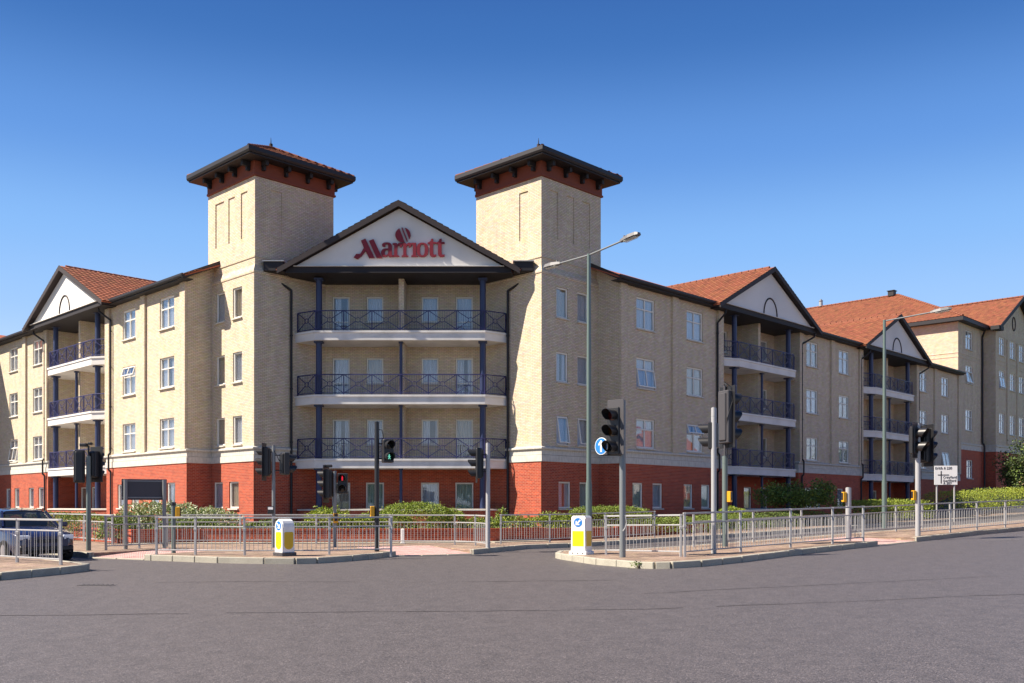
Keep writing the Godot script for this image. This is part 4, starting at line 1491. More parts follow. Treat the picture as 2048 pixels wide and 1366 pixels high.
func ramp(q: Array) -> void:
	# a dropped crossing: blister slabs of 0.4 m rising from the road edge (first two corners) to the pavement
	var o := Node3D.new()
	o.name = numbered("crossing_paving")
	add_child(o)
	tag(o, "", "", "", "structure")
	var p := []
	for k in 4:
		p.append(Vector3(q[k][0], hroad(q[k][0]) + (0.035 if k < 2 else 0.165), -q[k][1]))
	var w: float = (p[1] - p[0]).length()
	var l: float = (p[3] - p[0]).length()
	var na := int(round(w / 0.4))
	var nb := int(round(l / 0.4))
	var me := cached("tact %.3f %.3f" % [w / na, l / nb], func():
		var b := MB.new()
		var sx := w / na - 0.008
		var sz := l / nb - 0.008
		b.box(Vector3(0, -0.02, 0), Vector3(sx, 0.04, sz), Basis.IDENTITY, 0.004)
		for i in 6:
			for j in 6:
				var c := Vector3((i - 2.5) / 6.0 * sx, -0.001, (j - 2.5) / 6.0 * sz)
				b.cyl(c, c + Vector3(0, 0.006, 0), 0.014, 0.009, 5)
		return b.done())
	for i in na:
		for j in nb:
			var u := (i + 0.5) / na
			var v := (j + 0.5) / nb
			var c: Vector3 = p[0].lerp(p[1], u).lerp(p[3].lerp(p[2], u), v)
			var x: Vector3 = (p[1] - p[0]).normalized()
			var zz: Vector3 = (p[0] - p[3])
			zz = (zz - x * zz.dot(x)).normalized()
			part("tactile_slab", me, M.tactile, o, Transform3D(Basis(x, zz.cross(x), zz), c + Vector3.UP * rng.randf_range(-0.003, 0.003)))

# ------------------------------------------------------------------ street furniture
func guard_rail(pts: Array, label: String, h := 1.05, skip_last := false) -> void:
	var at: Vector3 = pts[0]
	var o := thing("guard_rail", label, "railing", at, 0.0, "pedestrian guard rails along the kerbs")
	for i in pts.size():
		var p: Vector3 = pts[i] - at
		part("post", cached("gpost%.2f" % h, func():
			var b := MB.new()
			b.box(Vector3(0, h / 2 - 0.05, 0), Vector3(0.06, h + 0.1, 0.06), Basis.IDENTITY, 0.006)
			b.box(Vector3(0, h - 0.34, -0.001), Vector3(0.08, 0.07, 0.08), Basis.IDENTITY, 0.006)
			b.box(Vector3(0, h - 0.02, -0.001), Vector3(0.08, 0.05, 0.08), Basis.IDENTITY, 0.006)
			return b.done()), M.galv, o, Transform3D(Basis.from_euler(Vector3(rng.randf_range(-0.012, 0.012), rng.randf_range(-0.1, 0.1), rng.randf_range(-0.012, 0.012))), p))
	for i in pts.size() - 1:
		var a: Vector3 = pts[i] - at
		var c: Vector3 = pts[i + 1] - at
		var d := (c - a).normalized()
		var l := a.distance_to(c) - 0.05
		var side := d.cross(Vector3.UP).normalized()
		var bs := Basis(d, side.cross(d), side)
		var mid := (a + c) / 2
		for r in [["top_rail", h - 0.02, 0.045], ["middle_rail", h - 0.27, 0.035], ["bottom_rail", 0.13, 0.035]]:
			part(r[0], cached("gr%.2f %.3f" % [l, r[2]], func():
				var b := MB.new()
				b.box(Vector3.ZERO, Vector3(l, r[2], 0.035), Basis.IDENTITY, 0.006)
				return b.done()), M.galv, o, Transform3D(bs, mid + Vector3.UP * r[1]))
		var n := int(round(l / 0.115))
		var ph := h - 0.27 - 0.13
		for k in range(1, n):
			var q := a + (c - a) * k / n + Vector3.UP * (0.13 + ph / 2) + side * (0.010 if k % 2 else -0.010)
			part("picket", cached("gpk%.2f" % h, func():
				var b := MB.new()
				b.cyl(Vector3(0, -ph / 2, 0), Vector3(0, ph / 2, 0), 0.0075, 0.0075, 6, false)
				return b.done()), M.galv, o, Transform3D(Basis.IDENTITY, q))

func hood_mesh(r: float, l: float) -> ArrayMesh:
	# a cut-away visor round a lens, its axis along z
	var b := MB.new()
	var k := 18
	for i in k:
		var a := deg_to_rad(-50.0 + 280.0 * i / k)
		var c := deg_to_rad(-50.0 + 280.0 * (i + 1) / k)
		var la := l * (0.55 + 0.45 * clampf(sin(a) * 0.8 + 0.55, 0, 1))
		var lc := l * (0.55 + 0.45 * clampf(sin(c) * 0.8 + 0.55, 0, 1))
		var da := Vector3(cos(a), sin(a), 0)
		var dc := Vector3(cos(c), sin(c), 0)
		b.squad([da * r, dc * r, dc * r + Vector3(0, 0, lc), da * r + Vector3(0, 0, la)], [da, dc, dc, da])
		var q := r - 0.006
		b.squad([dc * q, da * q, da * q + Vector3(0, 0, la), dc * q + Vector3(0, 0, lc)], [-dc, -da, -da, -dc])
		b.quad(da * r + Vector3(0, 0, la), dc * r + Vector3(0, 0, lc), dc * q + Vector3(0, 0, lc), da * q + Vector3(0, 0, la), Vector3(0, 0, 1))
	return b.done()

func signal_head(o: Node3D, at: Vector3, turn: float, lenses: Array, board: bool, size := 1.0, mat_box: Material = null) -> Node3D:
	# box, visors, lenses and (for some) a backing board; at is the centre, facing +z before the turn
	var n := lenses.size()
	var ph := 0.315 * size
	var w := 0.30 * size
	var h := ph * n
	var b := MB.new()
	b.box(Vector3(0, 0, -0.10), Vector3(w, h, 0.2), Basis.IDENTITY, 0.025)
	b.box(Vector3(0, 0, -0.22), Vector3(w * 0.7, h * 0.9, 0.06), Basis.IDENTITY, 0.02)
	var t := Transform3D(Basis(Vector3.UP, turn), at)
	var head := part("signal_head", b.done(), mat_box if mat_box else M.signal_black, o, t)
	for i in n:
		var y := h / 2 - ph * (i + 0.5)
		var r := 0.118 * size
		part("hood", cached("hood%.2f" % size, func(): return hood_mesh(r, 0.24 * size)), M.signal_black, head, Transform3D(Basis.IDENTITY, Vector3(0, y, 0)))
		part("lens", cached("lens%.2f" % size, func():
			var q := MB.new()
			var k := 16
			for j in k:
				var a := TAU * j / k
				var c := TAU * (j + 1) / k
				var pa := Vector3(cos(a), sin(a), 0) * r * 0.92
				var pc := Vector3(cos(c), sin(c), 0) * r * 0.92
				q.tri(Vector3(0, 0, 0.035), pa + Vector3(0, 0, 0.005), pc + Vector3(0, 0, 0.005), Vector3(0, 0, 1))
			return q.done()), M[lenses[i]], head, Transform3D(Basis.IDENTITY, Vector3(0, y, 0.001)))
	if board:
		b = MB.new()
		b.box(Vector3(0, 0, -0.03), Vector3(w + 0.26, h + 0.28, 0.012), Basis.IDENTITY, 0.003)
		part("backing_board", b.done(), M.signal_black, head)
	return head

func man_figure(head: Node3D, walking: bool, y: float, m: Material) -> void:
	var b := MB.new()
	var z := 0.045
	b.cyl(Vector3(0, y + 0.062, z), Vector3(0, y + 0.062, z + 0.008), 0.016, 0.016, 10)
	if walking:
		b.bar(Vector3(0, y + 0.045, z), Vector3(0.004, y - 0.012, z), 0.03, 0.01, Vector3.BACK)
		b.bar(Vector3(0.004, y - 0.01, z), Vector3(-0.03, y - 0.07, z), 0.018, 0.01, Vector3.BACK)
		b.bar(Vector3(0.004, y - 0.01, z), Vector3(0.035, y - 0.07, z), 0.018, 0.01, Vector3.BACK)
		b.bar(Vector3(0, y + 0.035, z), Vector3(-0.04, y + 0.0, z), 0.014, 0.01, Vector3.BACK)
		b.bar(Vector3(0, y + 0.035, z), Vector3(0.04, y + 0.005, z), 0.014, 0.01, Vector3.BACK)
	else:
		b.bar(Vector3(0, y + 0.045, z), Vector3(0, y - 0.02, z), 0.044, 0.01, Vector3.BACK)
		b.bar(Vector3(-0.011, y - 0.02, z), Vector3(-0.011, y - 0.075, z), 0.018, 0.01, Vector3.BACK)
		b.bar(Vector3(0.011, y - 0.02, z), Vector3(0.011, y - 0.075, z), 0.018, 0.01, Vector3.BACK)
	part("lit_figure", b.done(), m, head)

func pole(o: Node3D, h: float, r: float, m: Material, cap := true) -> void:
	var b := MB.new()
	b.cyl(Vector3(0, -0.1, 0), Vector3(0, h, 0), r, r, 16)
	if cap:
		b.cyl(Vector3(0, h, 0), Vector3(0, h + 0.02, 0), r, r * 0.6, 16)
		b.cyl(Vector3(0, h - 0.22, 0), Vector3(0, h - 0.2, 0), r + 0.004, r + 0.004, 16)
	part("pole", b.done(), m, o)

func push_box(o: Node3D, y: float, turn: float, r: float) -> void:
	var b := MB.new()
	b.box(Vector3(0, y, r + 0.065), Vector3(0.15, 0.33, 0.12), Basis.IDENTITY, 0.012)
	var t := Transform3D(Basis(Vector3.UP, turn), Vector3.ZERO)
	var p := part("push_button_box", b.done(), M.box_yellow, o, t)
	b = MB.new()
	b.box(Vector3(0, y + 0.02, r + 0.128), Vector3(0.11, 0.24, 0.01), Basis.IDENTITY, 0.003)
	b.cyl(Vector3(0, y - 0.06, r + 0.13), Vector3(0, y - 0.06, r + 0.145), 0.022, 0.02, 10)
	part("button_plate", b.done(), M.signal_black, p)

func bracket_arm(o: Node3D, p: Vector3, q: Vector3) -> void:
	var b := MB.new()
	b.tube([p, q], 0.02, 6)
	part("bracket", b.done(), M.signal_black, o)

func cable(o: Node3D, pts: Array) -> void:
	var b := MB.new()
	b.tube(pts, 0.012, 6)
	part("cable", b.done(), M.signal_black, o)

func build_signals() -> void:
	var g := "traffic signals at the junction"
	# far left
	var o := thing("traffic_signal", "black traffic signal with two heads and roof sensors beside the blank sign back", "traffic light", gp(-12.84, 28.81), 0.0, g)
	pole(o, 2.85, 0.07, M.post_green)
	signal_head(o, Vector3(-0.32, 2.55, -0.1), PI * 1.12, ["lens_red", "lens_amber", "lens_green"], false, 1.05)
	signal_head(o, Vector3(0.16, 2.62, -0.25), PI * 0.86, ["lens_red", "lens_amber", "lens_green"], true, 0.85)
	var b := MB.new()
	b.box(Vector3(-0.14, 3.20, 0), Vector3(0.20, 0.10, 0.22), Basis.IDENTITY, 0.02)
	b.box(Vector3(0.06, 3.24, 0.02), Vector3(0.10, 0.08, 0.16), Basis.IDENTITY, 0.02)
	b.cyl(Vector3(0, 2.8, 0), Vector3(0, 3.18, 0), 0.03, 0.03, 8)
	part("sensor", b.done(), M.signal_black, o)
	# behind the left bollard
	o = thing("traffic_signal", "slim grey signal pole with left-facing head and small notice, in front of the left tower", "traffic light", gp(-7.74, 30.85), 0.0, g)
	pole(o, 3.30, 0.058, M.galv_dark)
	signal_head(o, Vector3(-0.34, 2.78, 0), -PI * 0.5, ["lens_red", "lens_amber", "lens_green"], true, 1.0)
	signal_head(o, Vector3(0.44, 2.72, -0.1), PI * 0.7, ["lens_red", "lens_green"], false, 1.15)
	bracket_arm(o, Vector3(0, 3.1, 0), Vector3(-0.3, 3.1, 0))
	bracket_arm(o, Vector3(0, 2.45, 0), Vector3(-0.3, 2.45, 0))
	bracket_arm(o, Vector3(0, 3.0, 0), Vector3(0.36, 3.0, -0.1))
	bracket_arm(o, Vector3(0, 2.5, 0), Vector3(0.36, 2.5, -0.1))
	cable(o, [Vector3(0.03, 3.15, 0.05), Vector3(0.2, 2.8, 0.03), Vector3(0.36, 2.95, -0.05)])
	b = MB.new()
	b.box(Vector3(-0.08, 1.22, 0.07), Vector3(0.20, 0.24, 0.03), Basis.IDENTITY, 0.005)
	var nt := part("notice", b.done(), M.signal_black, o)
	b = MB.new()
	b.box(Vector3(-0.08, 1.275, 0.087), Vector3(0.16, 0.08, 0.004))
	part("notice_print", b.done(), M.sign_white, nt)
	# red man
	o = thing("traffic_signal", "short grey signal pole with red man lamp in front of the bright green shrubs", "traffic light", gp(-5.89, 31.59), 0.0, g)
	pole(o, 2.5, 0.058, M.galv_dark)
	signal_head(o, Vector3(-0.32, 2.08, 0), -PI * 0.55, ["lens_red", "lens_amber", "lens_green"], true, 1.02)
	var hd := signal_head(o, Vector3(0.26, 2.1, 0.05), 0.06, ["lens_dark", "lens_dark"], false, 1.08)
	man_figure(hd, false, 0.17, M.lit_red)
	bracket_arm(o, Vector3(0, 2.4, 0), Vector3(-0.3, 2.4, 0))
	bracket_arm(o, Vector3(0, 1.8, 0), Vector3(-0.3, 1.8, 0))
	b = MB.new()
	b.box(Vector3(-0.22, 2.68, 0.0), Vector3(0.26, 0.09, 0.14), Basis.IDENTITY, 0.02)
	part("sensor", b.done(), M.signal_black, o)
	push_box(o, 0.95, 0.4, 0.058)
	# black pole, green man
	o = thing("traffic_signal", "black signal pole with lit green man and yellow push-button box before the central balconies", "traffic light", gp(-4.01, 28.19), 0.0, g)
	pole(o, 3.83, 0.07, M.signal_black)
	hd = signal_head(o, Vector3(0.36, 2.98, 0.06), 0.45, ["lens_dark", "lens_green"], false, 1.1)
	man_figure(hd, true, -0.173, M.lit_green)
	bracket_arm(o, Vector3(0, 3.2, 0), Vector3(0.26, 3.2, 0))
	bracket_arm(o, Vector3(0, 2.75, 0), Vector3(0.26, 2.75, 0))
	cable(o, [Vector3(0.05, 3.62, 0.03), Vector3(0.16, 3.6, 0.05), Vector3(0.2, 3.4, 0.04), Vector3(0.17, 3.3, 0.0)])
	push_box(o, 1.18, -PI * 0.42, 0.07)
	# pale pole by the second crossing
	o = thing("traffic_signal", "pale grey signal pole with head turned left, at the right end of the dense rail", "traffic light", gp(-0.77, 30.49), 0.0, g)
	pole(o, 3.36, 0.07, M.galv)
	signal_head(o, Vector3(-0.40, 2.72, -0.06), -PI * 0.46, ["lens_red", "lens_amber", "lens_green"], true, 1.03)
	bracket_arm(o, Vector3(0, 3.0, 0), Vector3(-0.3, 3.0, -0.05))
	bracket_arm(o, Vector3(0, 2.45, 0), Vector3(-0.3, 2.45, -0.05))
	# the big one by the right bollard
	o = thing("traffic_signal", "grey signal pole with large three-lamp head and round blue arrow sign, beside the right bollard", "traffic light", gp(2.86, 24.58), 0.0, g)
	pole(o, 4.06, 0.082, M.galv_dark)
	hd = signal_head(o, Vector3(-0.27, 3.26, 0.12), -0.75, ["lens_red", "lens_amber", "lens_dark"], false, 1.30)
	b = MB.new()
	b.box(Vector3(0.06, 0.10, -0.05), Vector3(0.52, 1.42, 0.014), Basis.IDENTITY, 0.003)
	part("backing_board", b.done(), M.signal_grey, hd)
	bracket_arm(o, Vector3(0, 3.8, 0), Vector3(-0.2, 3.8, 0.02))
	bracket_arm(o, Vector3(0, 2.92, 0), Vector3(-0.3, 2.86, 0.1))
	var t := Transform3D(Basis(Vector3.UP, -0.85), Vector3(-0.54, 2.88, -0.06))
	b = MB.new()
	b.cyl(Vector3(0, 0, -0.01), Vector3(0, 0, 0.01), 0.225, 0.225, 28)
	var disc := part("arrow_sign", b.done(), M.sign_white, o, t)
	b = MB.new()
	b.cyl(Vector3(0, 0, 0.010), Vector3(0, 0, 0.014), 0.208, 0.208, 28)
	part("sign_face", b.done(), M.sign_blue, disc)
	b = MB.new()
	b.extrude(PackedVector2Array([Vector2(-0.03, -0.15), Vector2(0.03, -0.15), Vector2(0.03, 0.06), Vector2(0.075, 0.01), Vector2(0.10, 0.05), Vector2(0, 0.16), Vector2(-0.10, 0.05), Vector2(-0.075, 0.01), Vector2(-0.03, 0.06)]), 0.014, 0.018)
	part("arrow", b.done(), M.sign_white, disc)
	b = MB.new()
	b.tube([Vector3(-0.05, 2.64, 0.05), Vector3(-0.60, 2.64, 0.0)], 0.018, 6)
	part("bracket", b.done(), M.signal_black, o)
	b = MB.new()
	b.tube([Vector3(0.06, 1.1, 0.07), Vector3(0.10, 0.9, 0.08), Vector3(0.05, 0.75, 0.09), Vector3(0.0, 0.68, 0.09)], 0.012, 6)
	part("tie_strap", b.done(), M.galv, o)
	# back-to-back pair on the right island
	o = thing("traffic_signal", "pale signal pole with a large signal board seen from behind, on the right island", "traffic light", gp(5.39, 25.37), 0.0, g)
	pole(o, 3.88, 0.072, M.galv)
	signal_head(o, Vector3(-0.10, 3.15, -0.16), -PI * 0.62, ["lens_red", "lens_amber"], false, 1.15)
	o = thing("traffic_signal", "green-grey signal pole with tall black head seen edge on and yellow push-button box", "traffic light", gp(6.5, 29.0), 0.0, g)
	pole(o, 2.75, 0.085, M.post_green)
	hd = signal_head(o, Vector3(0.10, 3.95, 0.0), PI * 0.63, ["lens_red", "lens_amber", "lens_green"], true, 1.7, M.signal_grey)
	cable(o, [Vector3(-0.05, 5.0, 0.2), Vector3(0.12, 4.85, 0.22), Vector3(0.16, 4.4, 0.3), Vector3(0.0, 3.9, 0.3), Vector3(0.05, 2.7, 0.1)])
	b = MB.new()
	b.cyl(Vector3(0, 2.7, 0), Vector3(0, 4.9, -0.02), 0.04, 0.04, 8)
	part("head_stem", b.done(), M.signal_grey, o)
	push_box(o, 1.52, 1.0, 0.085)
	# short push-button posts
	o = thing("push_button_post", "short pale post with yellow push-button box on the right island railing", "post", gp(11.08, 31.29), 0.0, "push-button posts at the crossings")
	pole(o, 1.72, 0.09, M.galv)
	push_box(o, 1.42, -PI * 0.45, 0.09)
	o = thing("push_button_post", "short green-grey post with dark cap and yellow box behind the left white railing", "post", gp(-9.73, 27.31), 0.0, "push-button posts at the crossings")
	pole(o, 1.42, 0.062, M.post_green)
	b = MB.new()
	b.cyl(Vector3(0, 1.36, 0), Vector3(0, 1.46, 0), 0.07, 0.066, 14)
	part("cap", b.done(), M.signal_black, o)
	push_box(o, 1.16, PI * 0.55, 0.062)
	# right crossing
	o = thing("traffic_signal", "white signal pole with two heads back to back in front of the direction sign", "traffic light", gp(14.1, 33.0), 0.0, g)
	pole(o, 3.9, 0.09, M.galv)
	signal_head(o, Vector3(-0.06, 3.32, 0.12), 0.75, ["lens_red", "lens_amber"], true, 1.5)
	signal_head(o, Vector3(0.40, 3.15, -0.1), PI * 0.58, ["lens_red", "lens_amber", "lens_green"], true, 1.25)
	cable(o, [Vector3(0.05, 3.9, 0.05), Vector3(0.25, 3.85, 0.1), Vector3(0.32, 3.4, 0.1)])
	push_box(o, 1.42, -PI * 0.45, 0.09)

func bollard(label: String, at: Vector3, turn: float, domed: bool, flip: float) -> void:
	var o := thing("bollard", label, "bollard", at, turn, "white keep-left bollards on the islands")
	var w := 0.40 if domed else 0.46
	var dp := 0.165 if domed else 0.20
	var h := 1.0 if domed else 1.08
	# shell: a rounded-shoulder outline, given depth, with chamfered edges
	var b := MB.new()
	var outline := PackedVector2Array()
	if domed:
		outline = PackedVector2Array([Vector2(-w / 2, 0.05), Vector2(w / 2, 0.05), Vector2(w / 2, h - 0.20)])
		for i in 9:
			var a := PI * i / 8
			outline.append(Vector2(cos(a) * (w / 2 - 0.004), h - 0.19 + sin(a) * 0.19))
		outline.append(Vector2(-w / 2, h - 0.20))
	else:
		outline = PackedVector2Array([Vector2(-w / 2, 0.05), Vector2(w / 2, 0.05), Vector2(w / 2 - 0.015, h - 0.05), Vector2(w / 2 - 0.06, h), Vector2(-w / 2 + 0.06, h), Vector2(-w / 2 + 0.015, h - 0.05)])
	b.extrude(outline, -dp, dp)
	var inner := PackedVector2Array()
	for p in outline:
		inner.append(Vector2(p.x * 0.93, 0.05 + (p.y - 0.05) * 0.975))
	b.extrude(inner, -dp - 0.025, dp + 0.025)
	part("shell", b.done(), M.bollard_white, o)
	b = MB.new()
	b.box(Vector3(0, 0.045, 0), Vector3(w + 0.08, 0.11, dp * 2 + 0.12), Basis.IDENTITY, 0.015)
	part("base", b.done(), M.bollard_white if not domed else M.signal_grey, o)
	for sx in [-1.0, 1.0]:
		for k in 3:
			b = MB.new()
			b.cyl(Vector3(-0.15 + 0.15 * k, 0.05, sx * (dp + 0.06)), Vector3(-0.15 + 0.15 * k, 0.05, sx * (dp + 0.068)), 0.018, 0.018, 8)
			part("bolt", b.done(), M.iron, o)
	# printed faces: front (+z) with disc and yellow panel, sides with yellow panels
	var panel := PackedVector2Array()
	if domed:
		for i in 13:
			var a := PI + PI * i / 12
			panel.append(Vector2(cos(a) * 0.14, 0.30 + sin(a) * 0.12))
		panel.append(Vector2(0.14, 0.62))
		panel.append(Vector2(0.115, 0.65))
		panel.append(Vector2(-0.115, 0.65))
		panel.append(Vector2(-0.14, 0.62))
	else:
		panel = PackedVector2Array([Vector2(-0.17, 0.24), Vector2(0.17, 0.24), Vector2(0.17, 0.66), Vector2(-0.17, 0.66)])
	b = MB.new()
	b.extrude(panel, dp + 0.024, dp + 0.029)
	part("yellow_panel", b.done(), M.bollard_yellow, o)
	b = MB.new()
	b.extrude(panel, 0.0, 0.008, Transform3D(Basis(Vector3.UP, PI / 2), Vector3(w / 2 - (0.004 if domed else 0.008), 0, 0)))
	part("amber_panel", b.done(), M.bollard_amber, o)
	b = MB.new()
	b.cyl(Vector3(0, h - 0.185, dp + 0.023), Vector3(0, h - 0.185, dp + 0.029), 0.125, 0.125, 28)
	var disc := part("blue_disc", b.done(), M.sign_blue, o)
	b = MB.new()
	var arrow := PackedVector2Array([Vector2(-0.022, 0.10), Vector2(0.022, 0.10), Vector2(0.022, -0.03), Vector2(0.06, 0.005), Vector2(0.08, -0.02), Vector2(0, -0.105), Vector2(-0.08, -0.02), Vector2(-0.06, 0.005), Vector2(-0.022, -0.03)])
	b.extrude(arrow, dp + 0.029, dp + 0.033, Transform3D(Basis(Vector3.BACK, -flip * PI / 4), Vector3(0, h - 0.185, 0)))
	part("arrow", b.done(), M.bollard_white, disc)

func lamp(label: String, at: Vector3, h: float, arms: Array) -> void:
	var o := thing("street_lamp", label, "street lamp", at, 0.0, "tall green street lamps")
	var b := MB.new()
	b.cyl(Vector3(0, -0.1, 0), Vector3(0, 2.1, 0), 0.115, 0.115, 16)
	b.cyl(Vector3(0, 2.1, 0), Vector3(0, 2.25, 0), 0.115, 0.088, 16)
	b.cyl(Vector3(0, 2.25, 0), Vector3(0, h * 0.72, 0), 0.088, 0.08, 16)
	b.cyl(Vector3(0, h * 0.72, 0), Vector3(0, h, 0), 0.074, 0.066, 16)
	part("column", b.done(), M.column_green, o)
	b = MB.new()
	b.box(Vector3(0, 1.3, 0.10), Vector3(0.10, 0.55, 0.02), Basis.IDENTITY, 0.005)
	part("access_door", b.done(), M.column_green, o)
	for a in arms:
		var d: Vector3 = a[0]
		d = d.normalized()
		var l: float = a[1]
		var rise: float = a[2]
		var p0 := Vector3(0, h - 0.05, 0)
		var p1 := p0 + d * l + Vector3.UP * rise
		b = MB.new()
		b.tube([p0, p1], 0.032, 10)
		part("arm", b.done(), M.galv_dark, o)
		var dir := (p1 - p0).normalized()
		var sd := dir.cross(Vector3.UP).normalized()
		var bs := Basis(sd, sd.cross(dir), -dir)
		# lantern: a tapering shell with a bowl below
		b = MB.new()
		var st := [[0.0, 0.05, 0.05], [0.12, 0.09, 0.07], [0.45, 0.15, 0.10], [0.78, 0.14, 0.09], [0.9, 0.09, 0.05]]
		for i in st.size() - 1:
			var s0: Array = st[i]
			var s1: Array = st[i + 1]
			for sx in [-1.0, 1.0]:
				b.quad(Vector3(sx * s0[1], -0.03, -s0[0]), Vector3(sx * s1[1], -0.03, -s1[0]), Vector3(sx * s1[1] * 0.7, s1[2], -s1[0]), Vector3(sx * s0[1] * 0.7, s0[2], -s0[0]), Vector3(sx, 0.3, 0))
			b.quad(Vector3(-s0[1] * 0.7, s0[2], -s0[0]), Vector3(s0[1] * 0.7, s0[2], -s0[0]), Vector3(s1[1] * 0.7, s1[2], -s1[0]), Vector3(-s1[1] * 0.7, s1[2], -s1[0]), Vector3.UP)
			b.quad(Vector3(-s0[1], -0.03, -s0[0]), Vector3(s0[1], -0.03, -s0[0]), Vector3(s1[1], -0.03, -s1[0]), Vector3(-s1[1], -0.03, -s1[0]), Vector3.DOWN)
		b.quad(Vector3(-0.09, -0.03, -0.9), Vector3(0.09, -0.03, -0.9), Vector3(0.063, 0.05, -0.9), Vector3(-0.063, 0.05, -0.9), Vector3(0, 0, -1))
		b.quad(Vector3(-0.05, -0.03, 0), Vector3(0.05, -0.03, 0), Vector3(0.035, 0.05, 0), Vector3(-0.035, 0.05, 0), Vector3(0, 0, 1))
		var lan := part("lantern", b.done(), M.lamp_grey, o, Transform3D(bs, p1))
		b = MB.new()
		b.box(Vector3(0, -0.065, -0.5), Vector3(0.2, 0.07, 0.6), Basis.IDENTITY, 0.03)
		part("lantern_bowl", b.done(), M.lamp_glass, lan)
		b = MB.new()
		b.cyl(Vector3(0, 0.08, -0.2), Vector3(0, 0.15, -0.2), 0.035, 0.035, 10)
		part("photocell", b.done(), M.lamp_grey, lan)

func build_street_things() -> void:
	# guard rails
	guard_rail([gp(-15.0, 25.1), gp(-13.4, 23.9), gp(-11.85, 22.75), gp(-10.33, 21.75)], "pale galvanised railing on the left kerb corner in front of the blue car")
	guard_rail([gp(-9.88, 26.4), gp(-8.75, 26.25), gp(-7.3, 25.95), gp(-5.04, 26.2), gp(-3.45, 27.1)], "bright railing along the kerb behind the domed bollard")
	guard_rail([gp(-12.35, 28.9), gp(-11.85, 30.2), gp(-11.4, 31.4)], "short railing behind the legs of the blank sign")
	guard_rail([gp(-4.25, 33.3), gp(-1.99, 33.1), gp(-1.24, 32.3), gp(-0.83, 30.95)], "railing bending forward to the pale signal pole at the pink crossing")
	guard_rail([gp(-21.0, 41.2), gp(-18.6, 38.6), gp(-16.3, 36.2), gp(-14.0, 33.3)], "far railing running back along the left street by the clipped hedge")
	guard_rail([gp(-12.2, 33.6), gp(-9.7, 33.9), gp(-7.0, 34.0), gp(-4.4, 34.1)], "long railing in front of the brick planter below the left tower")
	guard_rail([gp(-0.4, 33.9), gp(1.4, 35.3), gp(3.6, 36.9), gp(5.8, 38.7)], "railing in front of the brick planter behind the right bollard")
	guard_rail([gp(2.57, 25.95), gp(4.30, 24.2)], "railing panel across the nose of the right island behind the big signal", 1.08)
	guard_rail([gp(4.39, 24.12), gp(6.2, 25.75), gp(8.03, 27.4), gp(9.75, 28.9), gp(11.15, 30.15)], "railing along the front kerb of the right island", 1.12)
	guard_rail([gp(5.6, 29.3), gp(8.02, 31.57), gp(10.2, 33.5), gp(13.42, 36.3), gp(15.4, 38.1), gp(17.2, 39.8)], "railing along the back edge of the right island", 1.05)
	guard_rail([gp(14.35, 33.6), gp(16.37, 35.5), gp(18.25, 37.3), gp(20.4, 39.3), gp(22.3, 41.1), gp(24.3, 42.9), gp(26.3, 44.7)], "railing running up the hill beyond the white signal pole", 1.12)
	build_signals()
	bollard("white bollard with rounded top and blue arrow disc on the left kerb nose", gp(-6.16, 25.75), -0.78, true, -1.0)
	bollard("square white bollard with blue arrow disc on the tip of the right island", gp(1.93, 26.4), -0.5, false, 1.0)
	lamp("tall two-armed green street lamp standing behind the square bollard", gp(2.78, 34.35), 10.45, [[Vector3(-0.62, 0, -0.78), 1.55, 0.02], [Vector3(0.62, 0, 0.78), 1.6, 0.14]])
	lamp("tall one-armed street lamp by the second gable of the right wing", gp(17.6, 44.9), 9.75, [[Vector3(0.86, 0, 0.5), 2.0, 0.20]])
	# blank back of a road sign
	var o := thing("road_sign", "blank dark grey back of a road sign on two grey posts by the variegated bush", "road sign", gp(-12.12, 29.8))
	var b := MB.new()
	var dx := Vector3(1.0, 0, -0.42).normalized()
	for k in 2:
		b = MB.new()
		b.cyl(Vector3(0, -0.1, 0) + dx * 1.14 * k, Vector3(0, 2.18, 0) + dx * 1.14 * k, 0.062, 0.062, 14)
		part("post", b.done(), M.galv_dark, o)
	var bs := Basis(dx, Vector3.UP, dx.cross(Vector3.UP))
	b = MB.new()
	b.box(dx * 0.55 + Vector3(0, 1.87, 0) - bs.z * 0.09, Vector3(1.34, 0.66, 0.03), bs, 0.006)
	part("panel_back", b.done(), M.panel_grey, o)
	for y in [1.62, 2.14]:
		b = MB.new()
		b.box(dx * 0.55 + Vector3(0, y, 0) - bs.z * 0.062, Vector3(1.30, 0.035, 0.025), bs)
		part("rail", b.done(), M.galv_dark, o)
	# direction sign
	o = thing("direction_sign", "white direction sign with black cross and route names at the right railing", "road sign", gp(25.05, 55.0, 0.04), -0.12)
	for x in [-0.42, 0.55]:
		b = MB.new()
		b.cyl(Vector3(x, -0.6, -0.06), Vector3(x, 3.2, -0.06), 0.05, 0.05, 12)
		part("post", b.done(), M.galv, o)
	b = MB.new()
	b.box(Vector3(0.06, 2.66, 0), Vector3(1.28, 1.10, 0.03), Basis.IDENTITY, 0.006)
	var pn := part("sign_panel", b.done(), M.sign_white, o)
	b = MB.new()
	b.box(Vector3(-0.20, 2.55, 0.017), Vector3(0.055, 0.72, 0.008))
	b.box(Vector3(-0.075, 2.68, 0.0185), Vector3(0.62, 0.05, 0.008))
	part("route_cross", b.done(), M.sign_ink, pn)
	fit(pn, "lettering", "Erith A 220", -0.52, 2.99, 0.40, 3.15, 0.018, 0.006, M.sign_ink, true, "Droid Sans")
	fit(pn, "lettering", "Crayford", -0.08, 2.42, 0.66, 2.62, 0.018, 0.006, M.sign_ink, true, "Droid Sans")
	fit(pn, "lettering", "Dartford", -0.08, 2.27, 0.63, 2.42, 0.018, 0.006, M.sign_ink, true, "Droid Sans")
